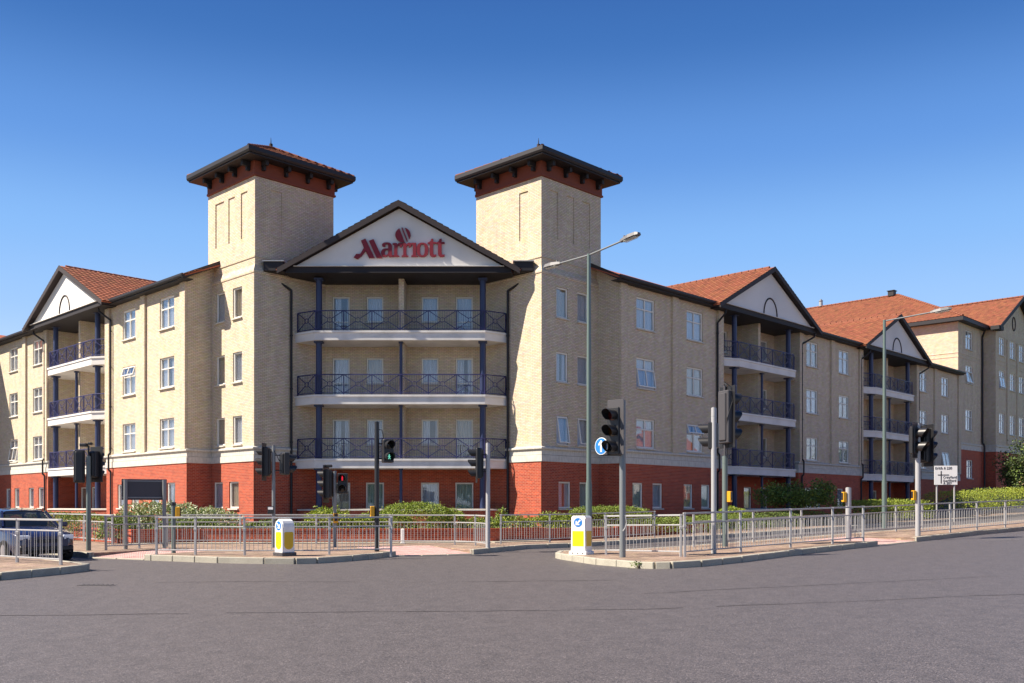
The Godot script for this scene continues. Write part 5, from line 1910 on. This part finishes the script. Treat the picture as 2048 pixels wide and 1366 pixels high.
	fit(pn, "lettering", "A 207", -0.08, 2.13, 0.38, 2.26, 0.018, 0.006, M.sign_ink, true, "Droid Sans")
	# small marker post and drain
	o = thing("marker_post", "small white marker post in front of the brick planter", "post", gp(-3.9, 33.9))
	b = MB.new()
	b.box(Vector3(0, 0.26, 0), Vector3(0.12, 0.56, 0.06), Basis.IDENTITY, 0.015)
	part("post", b.done(), M.bollard_white, o)
	b = MB.new()
	b.box(Vector3(0, 0.02, 0), Vector3(0.18, 0.06, 0.12), Basis.IDENTITY, 0.01)
	part("foot", b.done(), M.galv, o)
	o = thing("drain_cover", "dark iron drain cover set in the road at the left", "drain cover", Vector3(-7.85, 0.0, -17.9))
	b = MB.new()
	b.box(Vector3(0, 0.0, 0), Vector3(0.70, 0.014, 0.34), Basis.IDENTITY, 0.004)
	part("frame", b.done(), M.iron, o)
	for i in 7:
		b = MB.new()
		b.box(Vector3(-0.27 + i * 0.09, 0.011, 0), Vector3(0.045, 0.012, 0.26))
		part("grate_bar", b.done(), M.iron, o)

func build_planter() -> void:
	var o := thing("planter_wall", "low red brick planter wall round the hotel corner beds", "wall", Vector3(-4.1, 0.12, -35))
	var pts := [[-17.5, 37.9], [-13.5, 33.7], [-11.3, 34.55], [-4.1, 35.0], [-0.8, 35.45], [1.3, 36.9], [4.3, 38.65], [9.0, 43.1]]
	for i in pts.size() - 1:
		var p := Vector3(pts[i][0], 0, -pts[i][1])
		var q := Vector3(pts[i + 1][0], 0, -pts[i + 1][1])
		wall("wall", o, p, q, 0.0, 0.60 + 0.03 * maxf(0, i - 4), [], M.red_brick, 0.22)
	var b := MB.new()
	var path := []
	for p in pts:
		path.append(Vector3(p[0], 0.0, -p[1]))
	b.sweep(PackedVector2Array([Vector2(-0.25, 0.602), Vector2(0.02, 0.602), Vector2(0.02, 0.665), Vector2(-0.25, 0.665)]), path.slice(0, 6), 1.0)
	wpart("brick_coping", b.done(), M.red_brick, o)
	# pale slabs along the foot of the wall
	for i in range(1, 5):
		var p := gp(pts[i][0], pts[i][1] - 0.32)
		var q := gp(pts[i + 1][0], pts[i + 1][1] - 0.32)
		var l := p.distance_to(q)
		var n := int(l / 0.6)
		for k in n:
			var m := p.lerp(q, (k + 0.5) / n)
			var d := (q - p).normalized()
			wpart("foot_slab", cached("fs%.2f" % (l / n), func():
				var bb := MB.new()
				bb.box(Vector3.ZERO, Vector3(l / n - 0.012, 0.05, 0.58), Basis.IDENTITY, 0.006)
				return bb.done()), M.kerb, o, Transform3D(Basis(d, Vector3.UP, d.cross(Vector3.UP)), m + Vector3.UP * 0.01))

func build_car() -> void:
	var o := thing("car", "dark blue hatchback car behind the left railing", "car", Vector3(-14.3, 0, -27.0))
	# heads along -z in its own axes; nose towards the junction
	o.rotation.y = atan2(-0.717, -0.697)
	o.position = Vector3(-12.50 - 0.717 * 2.0, 0, -(25.55 + 0.697 * 2.0))
	# loft: stations along the length (z from the nose at -2 to the tail at +2), each a ring of (half width, height)
	var body := [
		[-2.00, 0.55, 0.32, 0.62, 0.66], [-1.92, 0.70, 0.24, 0.66, 0.72], [-1.7, 0.80, 0.20, 0.72, 0.80], [-1.2, 0.84, 0.19, 0.78, 0.88], [-0.78, 0.85, 0.19, 0.82, 0.93],
		[0.0, 0.855, 0.19, 0.84, 0.95], [0.9, 0.85, 0.19, 0.86, 0.97], [1.5, 0.83, 0.20, 0.86, 0.98], [1.85, 0.78, 0.24, 0.84, 0.96], [2.0, 0.66, 0.32, 0.78, 0.90]]
	var rings := []
	for s in body:
		var z: float = s[0]
		var w: float = s[1]
		var r := []
		for q in [[-w * 0.9, s[2]], [-w, s[2] + 0.14], [-w, (s[2] + s[3]) / 2], [-w * 0.985, s[3]], [-w * 0.88, s[4] - 0.015], [-w * 0.5, s[4] + 0.015], [0.0, s[4] + 0.025], [w * 0.5, s[4] + 0.015], [w * 0.88, s[4] - 0.015], [w * 0.985, s[3]], [w, (s[2] + s[3]) / 2], [w, s[2] + 0.14], [w * 0.9, s[2]]]:
			r.append(Vector3(q[0], q[1], z))
		rings.append(r)
	var b := MB.new()
	loft(b, rings)
	part("body", b.done(), M.car_paint, o)
	var cab := [[-0.82, 0.72, 0.93, 0.70, 0.95], [-0.25, 0.72, 0.93, 0.56, 1.36], [0.2, 0.72, 0.93, 0.56, 1.42], [1.0, 0.72, 0.95, 0.55, 1.40], [1.55, 0.72, 0.96, 0.53, 1.28], [1.9, 0.70, 0.95, 0.62, 0.99]]
	rings = []
	for s in cab:
		var r := []
		for q in [[-s[1], s[2] - 0.02], [-s[3], s[4] - 0.05], [-s[3] * 0.85, s[4]], [0.0, s[4] + 0.02], [s[3] * 0.85, s[4]], [s[3], s[4] - 0.05], [s[1], s[2] - 0.02]]:
			r.append(Vector3(q[0], q[1], s[0]))
		rings.append(r)
	b = MB.new()
	loft(b, rings)
	part("cabin_glass", b.done(), M.car_glass, o)
	b = MB.new()
	b.box(Vector3(0, 0.85, 0.5), Vector3(1.2, 0.5, 1.6))
	part("seats", b.done(), M.car_trim, o)
	b = MB.new()
	# roof skin and pillars
	var rr := []
	for s in [[-0.27, 0.57, 1.355], [0.2, 0.57, 1.425], [1.0, 0.56, 1.405], [1.52, 0.54, 1.295]]:
		var r := []
		for q in [[-s[1], s[2] - 0.045], [-s[1] * 0.85, s[2] + 0.006], [0.0, s[2] + 0.03], [s[1] * 0.85, s[2] + 0.006], [s[1], s[2] - 0.045]]:
			r.append(Vector3(q[0], q[1], s[0]))
		rr.append(r)
	loft(b, rr)
	for sx in [-1.0, 1.0]:
		b.bar(Vector3(sx * 0.725, 0.93, -0.80), Vector3(sx * 0.575, 1.345, -0.26), 0.05, 0.05)
		b.bar(Vector3(sx * 0.735, 0.94, 0.42), Vector3(sx * 0.575, 1.38, 0.42), 0.05, 0.08)
		b.bar(Vector3(sx * 0.725, 0.96, 1.72), Vector3(sx * 0.56, 1.28, 1.45), 0.06, 0.22)
	part("roof", b.done(), M.car_paint, o)
	for z in [-1.25, 1.22]:
		for sx in [-1.0, 1.0]:
			b = MB.new()
			b.cyl(Vector3(sx * 0.66, 0.29, z), Vector3(sx * 0.865, 0.29, z), 0.29, 0.29, 22)
			var w := part("wheel", b.done(), M.tyre, o)
			b = MB.new()
			b.cyl(Vector3(sx * 0.86, 0.29, z), Vector3(sx * 0.872, 0.29, z), 0.185, 0.17, 18)
			part("rim", b.done(), M.alloy, w)
	for sx in [-1.0, 1.0]:
		b = MB.new()
		b.box(Vector3(sx * 0.56, 0.655, -1.90), Vector3(0.30, 0.13, 0.16), Basis(Vector3.UP, -sx * 0.25), 0.02)
		part("headlight", b.done(), M.headlamp, o)
		b = MB.new()
		b.box(Vector3(sx * 0.95, 0.98, -0.62), Vector3(0.2, 0.13, 0.1), Basis.IDENTITY, 0.03)
		part("door_mirror", b.done(), M.car_paint, o)
		b = MB.new()
		b.box(Vector3(sx * 0.862, 0.74, 0.30), Vector3(0.03, 0.03, 0.16), Basis.IDENTITY, 0.008)
		part("door_handle", b.done(), M.car_trim, o)
		b = MB.new()
		b.box(Vector3(sx * 0.857, 0.50, 0.0), Vector3(0.02, 0.06, 1.9), Basis.IDENTITY, 0.006)
		part("side_strip", b.done(), M.car_trim, o)
	b = MB.new()
	b.box(Vector3(0, 0.36, -1.93), Vector3(1.40, 0.17, 0.16), Basis.IDENTITY, 0.04)
	b.box(Vector3(0, 0.56, -1.985), Vector3(0.62, 0.09, 0.05), Basis.IDENTITY, 0.01)
	part("bumper", b.done(), M.car_trim, o)
	b = MB.new()
	b.box(Vector3(0, 0.27, 0.0), Vector3(1.3, 0.14, 3.4))
	part("underbody", b.done(), M.car_trim, o)

func loft(b: MB, rings: Array) -> void:
	var n: int = rings[0].size()
	var nor := []
	for i in rings.size():
		var row := []
		for k in n:
			var du: Vector3 = rings[mini(i + 1, rings.size() - 1)][k] - rings[maxi(i - 1, 0)][k]
			var dv: Vector3 = rings[i][mini(k + 1, n - 1)] - rings[i][maxi(k - 1, 0)]
			row.append(dv.cross(du).normalized())
		nor.append(row)
	for i in rings.size() - 1:
		for k in n - 1:
			var ctr: Vector3 = (rings[i][0] + rings[i][n - 1]) / 2
			var s := 1.0 if nor[i][k].dot(rings[i][k] - ctr) >= 0 else -1.0
			var p := [rings[i][k], rings[i + 1][k], rings[i + 1][k + 1], rings[i][k + 1]]
			var q := [nor[i][k] * s, nor[i + 1][k] * s, nor[i + 1][k + 1] * s, nor[i][k + 1] * s]
			var g: Vector3 = (p[1] - p[0]).cross(p[2] - p[0])
			if g.dot(q[0] + q[1] + q[2] + q[3]) < 0:
				p = [p[0], p[3], p[2], p[1]]
				q = [q[0], q[3], q[2], q[1]]
			b.squad(p, q)
	for e in [0, rings.size() - 1]:
		var c := Vector3.ZERO
		for p in rings[e]:
			c += p / n
		var hd := Vector3(0, 0, -1) if e == 0 else Vector3(0, 0, 1)
		for k in n:
			b.tri(c, rings[e][k], rings[e][(k + 1) % n], hd)

# ------------------------------------------------------------------ plants
func leaf_mesh(l: float, w: float) -> ArrayMesh:
	var b := MB.new()
	b.use_col = true
	var a := Vector3(0, 0, 0)
	var t := Vector3(0, 0.02 * l, -l)
	b.tri(a, Vector3(w / 2, w * 0.22, -l * 0.45), t, Vector3.UP)
	b.tri(a, t, Vector3(-w / 2, w * 0.22, -l * 0.45), Vector3.UP)
	return b.done()

func foliage(parent: Node3D, spots: Array, l: float, w: float, cols: Array, r: RandomNumberGenerator, droop := 0.25) -> void:
	# spots: [place, outward]; leaves point outward with a wide scatter
	var mm := MultiMesh.new()
	mm.transform_format = MultiMesh.TRANSFORM_3D
	mm.use_colors = true
	mm.mesh = cached("leaf%.3f %.3f" % [l, w], func(): return leaf_mesh(l, w))
	mm.instance_count = spots.size()
	for i in spots.size():
		var n: Vector3 = spots[i][1]
		var dir := (n * 0.6 + Vector3(r.randfn(0, 0.55), r.randfn(0, 0.45) - droop * 0.3, r.randfn(0, 0.55))).normalized()
		var up := (n * 0.8 + Vector3(r.randfn(0, 0.45), 0.7 + r.randfn(0, 0.45), r.randfn(0, 0.45)))
		var x := dir.cross(up)
		if x.length() < 0.05:
			x = Vector3.RIGHT
		x = x.normalized()
		var bs := Basis(x, x.cross(dir), -dir) * r.randf_range(0.7, 1.25)
		mm.set_instance_transform(i, Transform3D(bs, spots[i][0]))
		var c: Color = cols[r.randi() % cols.size()]
		if r.randf() < 0.03:
			c = Color(0.17, 0.11, 0.04)
		var f := r.randf_range(0.65, 1.3)
		mm.set_instance_color(i, Color(c.r * f, c.g * f, c.b * f))
	var o := MultiMeshInstance3D.new()
	o.name = "foliage"
	o.multimesh = mm
	o.material_override = M.leaf
	o.set_meta("kind", "stuff")
	parent.add_child(o, true)

func blob_spots(c: Vector3, rad: Vector3, n: int, r: RandomNumberGenerator, rough: float, f: FastNoiseLite, square := 2.0) -> Array:
	var out := []
	for i in n:
		var d := Vector3(r.randfn(), r.randfn(), r.randfn()).normalized()
		if d.y < -0.35:
			d.y = -d.y
		if square > 2.0:
			var k := pow(pow(absf(d.x), square) + pow(absf(d.y), square) + pow(absf(d.z), square), -1.0 / square)
			d *= k
		var lump := 1.0 + rough * f.get_noise_3dv(d * 60.0 + c * 13.0)
		var deep := 1.0 - 0.30 * pow(r.randf(), 2.2)
		if r.randf() < 0.05:
			deep = r.randf_range(1.0, 1.13)
		out.append([c + d * rad * lump * deep, (d / rad).normalized()])
	return out

func stems(parent: Node3D, at: Array, base: Vector3, r: float) -> void:
	for a in at:
		var b := MB.new()
		var mid: Vector3 = base.lerp(a, 0.5) + Vector3(0.05, 0.05, 0.03)
		b.cyl(base, mid, r, r * 0.7, 6, false)
		b.cyl(mid, a, r * 0.7, r * 0.3, 6, false)
		part("stem", b.done(), M.bark, parent)

func bush(called: String, label: String, cat: String, at: Vector3, blobs: Array, l: float, w: float, cols: Array, seed_: int, rough := 0.35, square := 2.0, group := "") -> void:
	# blobs: [offset, radii, leaves]
	var o := thing(called, label, cat, at, 0.0, group)
	var r := RandomNumberGenerator.new()
	r.seed = seed_
	var f := FastNoiseLite.new()
	f.seed = seed_
	f.frequency = 0.03
	var spots := []
	var ends := []
	for bl in blobs:
		spots += blob_spots(bl[0], bl[1], bl[2], r, rough, f, square)
		ends.append(bl[0])
	foliage(o, spots, l, w, cols, r)
	stems(o, ends, Vector3(0, -0.05, 0), 0.035)

func build_plants() -> void:
	var bright := [Color(0.29, 0.35, 0.03), Color(0.36, 0.40, 0.035), Color(0.22, 0.29, 0.03), Color(0.15, 0.22, 0.025)]
	var mid := [Color(0.16, 0.23, 0.035), Color(0.12, 0.18, 0.03), Color(0.22, 0.28, 0.045), Color(0.085, 0.13, 0.025)]
	var deep := [Color(0.035, 0.06, 0.018), Color(0.045, 0.075, 0.02), Color(0.03, 0.05, 0.016), Color(0.06, 0.09, 0.025)]
	var silver := [Color(0.50, 0.52, 0.34), Color(0.60, 0.60, 0.42), Color(0.13, 0.18, 0.05), Color(0.20, 0.25, 0.08), Color(0.38, 0.42, 0.24)]
	var g := "shrubs in the planting bed"
	bush("shrub", "large silver variegated shrub left of the left tower base", "bush", Vector3(-13.7, 0.38, -37.2), [[Vector3(0, 0.45, 0), Vector3(1.7, 0.72, 1.2), 5200], [Vector3(1.7, 0.35, 0.2), Vector3(1.5, 0.62, 1.1), 4200], [Vector3(-1.0, 0.25, 0.6), Vector3(1.0, 0.5, 0.8), 2400]], 0.10, 0.06, silver, 11, 0.5, 2.0, g)
	bush("shrub", "yellow-green low shrub in front of the variegated shrub", "bush", Vector3(-11.9, 0.5, -35.7), [[Vector3(0, 0.12, 0), Vector3(1.6, 0.32, 0.6), 3600]], 0.08, 0.05, mid, 12, 0.5, 2.0, g)
	bush("shrub", "feathery shrub at the planter's left end beside the sign post", "bush", Vector3(-14.35, 0.25, -34.6), [[Vector3(0, 0.25, 0), Vector3(0.7, 0.5, 0.6), 2200]], 0.09, 0.05, mid, 13, 0.5, 2.0, g)
	bush("shrub", "ragged green shrub below the left tower windows", "bush", Vector3(-9.2, 0.5, -35.9), [[Vector3(0, 0.08, 0), Vector3(1.0, 0.34, 0.6), 2400], [Vector3(1.5, 0.05, 0), Vector3(0.9, 0.30, 0.6), 2000]], 0.08, 0.05, mid, 14, 0.5, 2.0, g)
	bush("shrub", "bright lime shrub behind the red man signal", "bush", Vector3(-7.0, 0.5, -36.1), [[Vector3(0, 0.36, 0), Vector3(0.85, 0.56, 0.65), 3000], [Vector3(0.75, 0.18, 0.1), Vector3(0.6, 0.36, 0.5), 1600]], 0.075, 0.045, bright, 15, 0.45, 2.0, g)
	bush("shrub", "small lime shrub under the yellow push-button box", "bush", Vector3(-5.55, 0.5, -36.2), [[Vector3(0, 0.2, 0), Vector3(0.62, 0.46, 0.55), 2200]], 0.075, 0.045, bright, 16, 0.45, 2.0, g)
	bush("clipped_bush", "large clipped dome bush before the central terrace", "bush", Vector3(-3.75, 0.5, -36.9), [[Vector3(0, 0.33, 0), Vector3(1.5, 0.78, 1.0), 9500], [Vector3(-1.0, 0.12, 0.3), Vector3(1.0, 0.6, 0.8), 4500]], 0.06, 0.04, [bright[2], bright[0], mid[2], mid[0]], 17, 0.12, 2.4, g)
	bush("clipped_bush", "smaller clipped dome joined to the right of the large dome bush", "bush", Vector3(-2.55, 0.5, -37.1), [[Vector3(0, 0.22, 0), Vector3(0.75, 0.66, 0.75), 4200]], 0.06, 0.04, [bright[2], bright[0], mid[2], mid[0]], 18, 0.12, 2.4, g)
	bush("shrub", "loose pale green shrubs behind the pale signal pole", "bush", Vector3(-0.3, 0.5, -37.0), [[Vector3(-0.8, 0.1, 0), Vector3(0.8, 0.42, 0.6), 2200], [Vector3(0.3, 0.12, -0.1), Vector3(0.8, 0.46, 0.6), 2400], [Vector3(-0.1, 0.5, -0.2), Vector3(0.22, 0.42, 0.22), 260]], 0.09, 0.05, [mid[2], bright[1], silver[2], mid[0]], 19, 0.55, 2.0, g)
	bush("shrub", "sprawling shrub at the foot of the right tower's sunlit brick corner", "bush", Vector3(1.5, 0.5, -38.6), [[Vector3(0, 0.12, 0), Vector3(1.0, 0.5, 0.6), 2800], [Vector3(0.7, 0.1, -0.1), Vector3(0.7, 0.42, 0.5), 1700]], 0.09, 0.05, [mid[2], bright[1], mid[0]], 20, 0.55, 2.0, g)
	bush("clipped_bush", "clipped box-shaped bush behind the two-armed lamp", "bush", Vector3(4.2, 0.5, -41.0), [[Vector3(0, 0.3, 0), Vector3(1.75, 0.66, 0.8), 7500]], 0.06, 0.04, [mid[2], mid[0], bright[2]], 21, 0.10, 4.0, g)
	bush("hedge", "low clipped hedge along the right wing's first bay", "hedge", Vector3(7.6, 0.45, -42.2), [[Vector3(-1.6, 0.1, 1.4), Vector3(1.3, 0.42, 0.9), 3600], [Vector3(0.1, 0.1, -0.1), Vector3(1.3, 0.44, 0.9), 3600], [Vector3(1.9, 0.15, -1.7), Vector3(1.3, 0.46, 0.9), 3600]], 0.06, 0.04, [mid[0], mid[1], mid[2]], 22, 0.12, 4.0, g)
	bush("hedge", "low hedge further up the slope behind the island railing", "hedge", Vector3(12.5, 0.55, -47.0), [[Vector3(-1.6, 0.1, 1.6), Vector3(1.5, 0.45, 0.9), 3600], [Vector3(0.4, 0.12, -0.3), Vector3(1.5, 0.48, 0.9), 3600], [Vector3(2.4, 0.18, -2.2), Vector3(1.5, 0.50, 0.9), 3600]], 0.06, 0.04, [mid[0], mid[1], deep[3]], 23, 0.15, 4.0, g)
	bush("shrub", "lime tipped shrub beside the yellow push-button box of the right island", "bush", Vector3(10.6, 0.6, -45.6), [[Vector3(0, 0.3, 0), Vector3(0.8, 0.5, 0.6), 2400]], 0.08, 0.05, bright, 24, 0.5, 2.0, g)
	bush("hedge", "yellow-green hedge beneath the second gable's balconies", "hedge", Vector3(20.5, 0.7, -53.0), [[Vector3(-1.5, 0.35, 1.4), Vector3(1.6, 0.72, 0.9), 4200], [Vector3(0.3, 0.4, -0.3), Vector3(1.6, 0.74, 0.9), 4200], [Vector3(2.2, 0.4, -2.1), Vector3(1.6, 0.74, 0.9), 4200]], 0.07, 0.045, [bright[0], bright[2], mid[2]], 25, 0.15, 3.6, g)
	bush("hedge", "long bright hedge below the end block at the far right", "hedge", Vector3(30.5, 0.9, -61.5), [[Vector3(-2.4, 0.7, 2.0), Vector3(2.2, 0.80, 1.0), 4200], [Vector3(0.6, 0.8, -0.6), Vector3(2.2, 0.86, 1.0), 4200], [Vector3(3.8, 0.9, -3.4), Vector3(2.4, 0.9, 1.0), 4200], [Vector3(7.4, 1.0, -6.6), Vector3(2.6, 0.9, 1.0), 4200]], 0.075, 0.05, [bright[0], bright[2], mid[2], bright[1]], 26, 0.2, 3.6, g)
	bush("hedge", "clipped hedge at the far left behind the blue car", "hedge", Vector3(-18.6, 0.3, -39.4), [[Vector3(-2.2, 0.3, -2.2), Vector3(1.7, 0.6, 0.9), 3600], [Vector3(0, 0.3, 0), Vector3(1.7, 0.6, 0.9), 3600], [Vector3(2.0, 0.25, 2.0), Vector3(1.6, 0.55, 0.9), 3600]], 0.065, 0.045, [mid[0], mid[2], bright[2], deep[3]], 27, 0.15, 3.6, g)
	# broad loose shrub in the shade of the first gable
	tree("small_tree", "dark spreading shrub tree under the first gable's balconies", Vector3(15.0, 0.6, -51.0), 1.2, 0.06, [[Vector3(-0.2, 1.6, 0), Vector3(1.1, 0.55, 0.9), 1700], [Vector3(-1.2, 1.5, 0.2), Vector3(1.1, 0.5, 0.9), 1500], [Vector3(1.2, 1.4, 0.4), Vector3(1.1, 0.45, 0.9), 1400], [Vector3(1.9, 1.9, -0.3), Vector3(0.9, 0.35, 0.8), 900], [Vector3(0.3, 1.2, 0.9), Vector3(0.9, 0.4, 0.7), 1100]], 0.13, 0.085, [mid[0], mid[1], mid[2], mid[3]], 31)
	tree("evergreen_tree", "dark evergreen tree with sunlit right side at the right edge", Vector3(38.6, 2.0, -71.0), 1.6, 0.16, [[Vector3(0, 2.2, 0), Vector3(1.9, 1.9, 1.8), 6000], [Vector3(1.4, 2.6, 0.5), Vector3(1.8, 2.0, 1.7), 6000], [Vector3(-0.7, 1.4, 0.4), Vector3(1.5, 1.2, 1.4), 3500], [Vector3(2.6, 1.6, 0.8), Vector3(1.7, 1.7, 1.5), 5000]], 0.17, 0.10, [deep[0], deep[1], deep[3], mid[1]], 32)
	bush("weed", "small weed growing against the right island's kerb", "weed", Vector3(2.95, 0.02, -22.45), [[Vector3(0, 0.06, 0), Vector3(0.16, 0.07, 0.08), 70], [Vector3(0.2, 0.04, -0.02), Vector3(0.08, 0.05, 0.05), 30]], 0.07, 0.03, [mid[0], mid[1], mid[3]], 29, 0.6)
	# trees across the road, seen only mirrored in the windows
	for k in 4:
		var x: float = [-16.0, -5.0, 7.0, 16.0][k]
		tree("roadside_tree", ["broad green tree across the road, first in the row", "taller green tree across the road, second in the row", "round green tree across the road, third in the row", "dark green tree across the road, last in the row"][k], Vector3(x, 0, 22 + k % 2 * 4), 2.2, 0.2, [[Vector3(0, 4.6, 0), Vector3(2.8, 2.4, 2.6), 2600], [Vector3(1.6, 3.8, 0.6), Vector3(1.9, 1.7, 1.8), 1500], [Vector3(-1.5, 3.9, -0.4), Vector3(1.9, 1.6, 1.8), 1500]], 0.3, 0.2, [deep[3], mid[1], mid[0]], 40 + k)

func tree(called: String, label: String, at: Vector3, trunk_h: float, trunk_r: float, blobs: Array, l: float, w: float, cols: Array, seed_: int) -> void:
	var o := thing(called, label, "tree", at)
	var r := RandomNumberGenerator.new()
	r.seed = seed_
	var f := FastNoiseLite.new()
	f.seed = seed_
	f.frequency = 0.03
	var b := MB.new()
	b.cyl(Vector3(0, -0.3, 0), Vector3(0.03, trunk_h, 0), trunk_r, trunk_r * 0.7, 9, false)
	part("trunk", b.done(), M.bark, o)
	var spots := []
	for bl in blobs:
		b = MB.new()
		var e: Vector3 = bl[0]
		b.cyl(Vector3(0.03, trunk_h * 0.9, 0), e, trunk_r * 0.5, trunk_r * 0.15, 6, false)
		part("limb", b.done(), M.bark, o)
		# clumps of leaves spread through the blob
		var nc := int(bl[2] / 60)
		for k in nc:
			var d := Vector3(r.randfn(), r.randfn(), r.randfn()).normalized()
			var rr := pow(r.randf(), 0.4)
			var c: Vector3 = e + d * bl[1] * rr * (1.0 + 0.35 * f.get_noise_3dv(d * 50.0 + e * 9.0))
			for q in 60:
				var dd := Vector3(r.randfn(), r.randfn(), r.randfn())
				spots.append([c + dd * 0.16 * bl[1].x * 0.8, (d * 0.5 + dd.normalized()).normalized()])
	foliage(o, spots, l, w, cols, r, 0.4)

func build_houses() -> void:
	# the terrace across the side street: outside the picture, mirrored in the right wing's windows
	for k in 6:
		var s := 6.0 + k * 10.5
		var at := FR * Vector3(s, 0, 38.0)
		at.y = hroad(at.x) + 0.4
		var o := thing("terraced_house", ["first", "second", "third", "fourth", "fifth", "sixth"][k] + " orange-roofed brick house across the side street, counted from the junction", "house", at, 0.0, "orange-roofed houses across the side street")
		o.global_transform = Transform3D(Basis(-FR.basis.x, Vector3.UP, -FR.basis.z), at)
		var b := MB.new()
		var w := 8.4
		b.extrude(PackedVector2Array([Vector2(-3.6, -0.8), Vector2(3.6, -0.8), Vector2(3.6, 5.4), Vector2(0, 8.3), Vector2(-3.6, 5.4)]), -w / 2, w / 2, Transform3D(Basis(Vector3.UP, PI / 2), Vector3.ZERO))
		part("wall", b.done(), M.red_brick if k % 2 else M.render, o)
		for sz in [-1.0, 1.0]:
			b = MB.new()
			b.bar(Vector3(0, 8.5, 0), Vector3(0, 5.15, sz * 4.1), w + 0.6, 0.14, Vector3.UP)
			part("roof", b.done(), M.tile_b, o)
		for x in [-2.4, 0.2, 2.6]:
			for y in [1.0, 3.6]:
				if x == 0.2 and y == 1.0:
					continue
				b = MB.new()
				b.box(Vector3(x, y + 0.6, 3.62), Vector3(1.3, 1.2, 0.08), Basis.IDENTITY, 0.01)
				var wn := part("window", b.done(), M.window_white, o)
				b = MB.new()
				for q in [-0.32, 0.32]:
					b.box(Vector3(x + q, y + 0.6, 3.665), Vector3(0.54, 1.04, 0.01))
				part("pane", b.done(), M.far_glass, wn)
		b = MB.new()
		b.box(Vector3(0.2, 0.75, 3.62), Vector3(0.95, 2.1, 0.08), Basis.IDENTITY, 0.01)
		part("door", b.done(), M.blue_metal, o)
		b = MB.new()
		b.box(Vector3(3.2, 8.6, 0), Vector3(0.6, 1.5, 0.6))
		part("chimney", b.done(), M.red_brick, o)

# ------------------------------------------------------------------ sky
func sky_panorama() -> ImageTexture:
	var w := 512
	var h := 256
	var stops := [[-90.0, 0.10, 0.10, 0.10], [-2.0, 0.16, 0.17, 0.18], [0.0, 0.88, 0.97, 1.08], [6.0, 0.62, 0.80, 1.06], [11.0, 0.36, 0.60, 0.99], [15.0, 0.255, 0.51, 0.95], [20.0, 0.135, 0.33, 0.77], [26.0, 0.056, 0.18, 0.51], [32.0, 0.028, 0.102, 0.36], [50.0, 0.018, 0.08, 0.29], [90.0, 0.016, 0.07, 0.26]]
	var im := Image.create(w, h, false, Image.FORMAT_RGBF)
	for y in h:
		var el := 90.0 - (y + 0.5) / h * 180.0
		var c := Color.BLACK
		for i in stops.size() - 1:
			var a: Array = stops[i]
			var b: Array = stops[i + 1]
			if el >= a[0] and el <= b[0]:
				var t: float = (el - a[0]) / (b[0] - a[0])
				t = t * t * (3 - 2 * t) * 0.4 + t * 0.6
				c = Color(lerpf(a[1], b[1], t), lerpf(a[2], b[2], t), lerpf(a[3], b[3], t))
		for x in w:
			im.set_pixel(x, y, c)
	return ImageTexture.create_from_image(im)

func _ready() -> void:
	rng.seed = 20240
	# ---- camera: level, with a raised lens
	var cam := Camera3D.new()
	cam.name = "camera"
	add_child(cam)
	cam.position = Vector3(0, EYE, 0)
	cam.projection = Camera3D.PROJECTION_FRUSTUM
	cam.keep_aspect = Camera3D.KEEP_HEIGHT
	cam.near = 0.1
	cam.far = 3000.0
	cam.size = 1366.0 / 1900.0 * 0.1
	cam.frustum_offset = Vector2(0, 329.0 / 1900.0 * 0.1)
	cam.current = true
	# ---- sky and sun
	var we := WorldEnvironment.new()
	we.name = "world_environment"
	var e := Environment.new()
	e.background_mode = Environment.BG_SKY
	var sk := Sky.new()
	var sm := PanoramaSkyMaterial.new()
	sm.panorama = sky_panorama()
	sk.sky_material = sm
	e.sky = sk
	e.background_energy_multiplier = 0.365
	e.tonemap_mode = Environment.TONE_MAPPER_LINEAR
	e.tonemap_exposure = 2.8
	e.sdfgi_enabled = true
	e.ssao_enabled = true
	e.ssil_enabled = true
	we.environment = e
	add_child(we)
	var sun := DirectionalLight3D.new()
	sun.name = "sun"
	sun.light_energy = 1.2
	sun.light_color = Color(1.0, 0.95, 0.885)
	sun.light_angular_distance = 0.5
	sun.shadow_enabled = true
	add_child(sun)
	var el := deg_to_rad(47.0)
	var az := deg_to_rad(12.0)
	var to_sun := Vector3(-cos(el) * cos(az), sin(el), cos(el) * sin(az))
	sun.look_at_from_position(Vector3.ZERO, -to_sun)

	# ---- frames of the two wings and the centre
	var a := deg_to_rad(45.8)
	var dl := Vector3(-sin(a), 0, -cos(a))
	a = deg_to_rad(44.2)
	var dr := Vector3(sin(a), 0, -cos(a))
	FL = Transform3D(Basis(-dl, Vector3.UP, -dr), Vector3(-12.194, 0, -44.9))
	FR = Transform3D(Basis(dr, Vector3.UP, -dl), Vector3(1.396, 0, -44.95))
	FC = Transform3D(Basis.IDENTITY, Vector3(-5.40, 0, -45.75))

	make_materials()
	make_tile()
	build_ground()
	build_hotel()
	build_end_block()
	build_hotel_sign()
	build_planter()
	build_houses()
	build_street_things()
	build_car()
	build_plants()
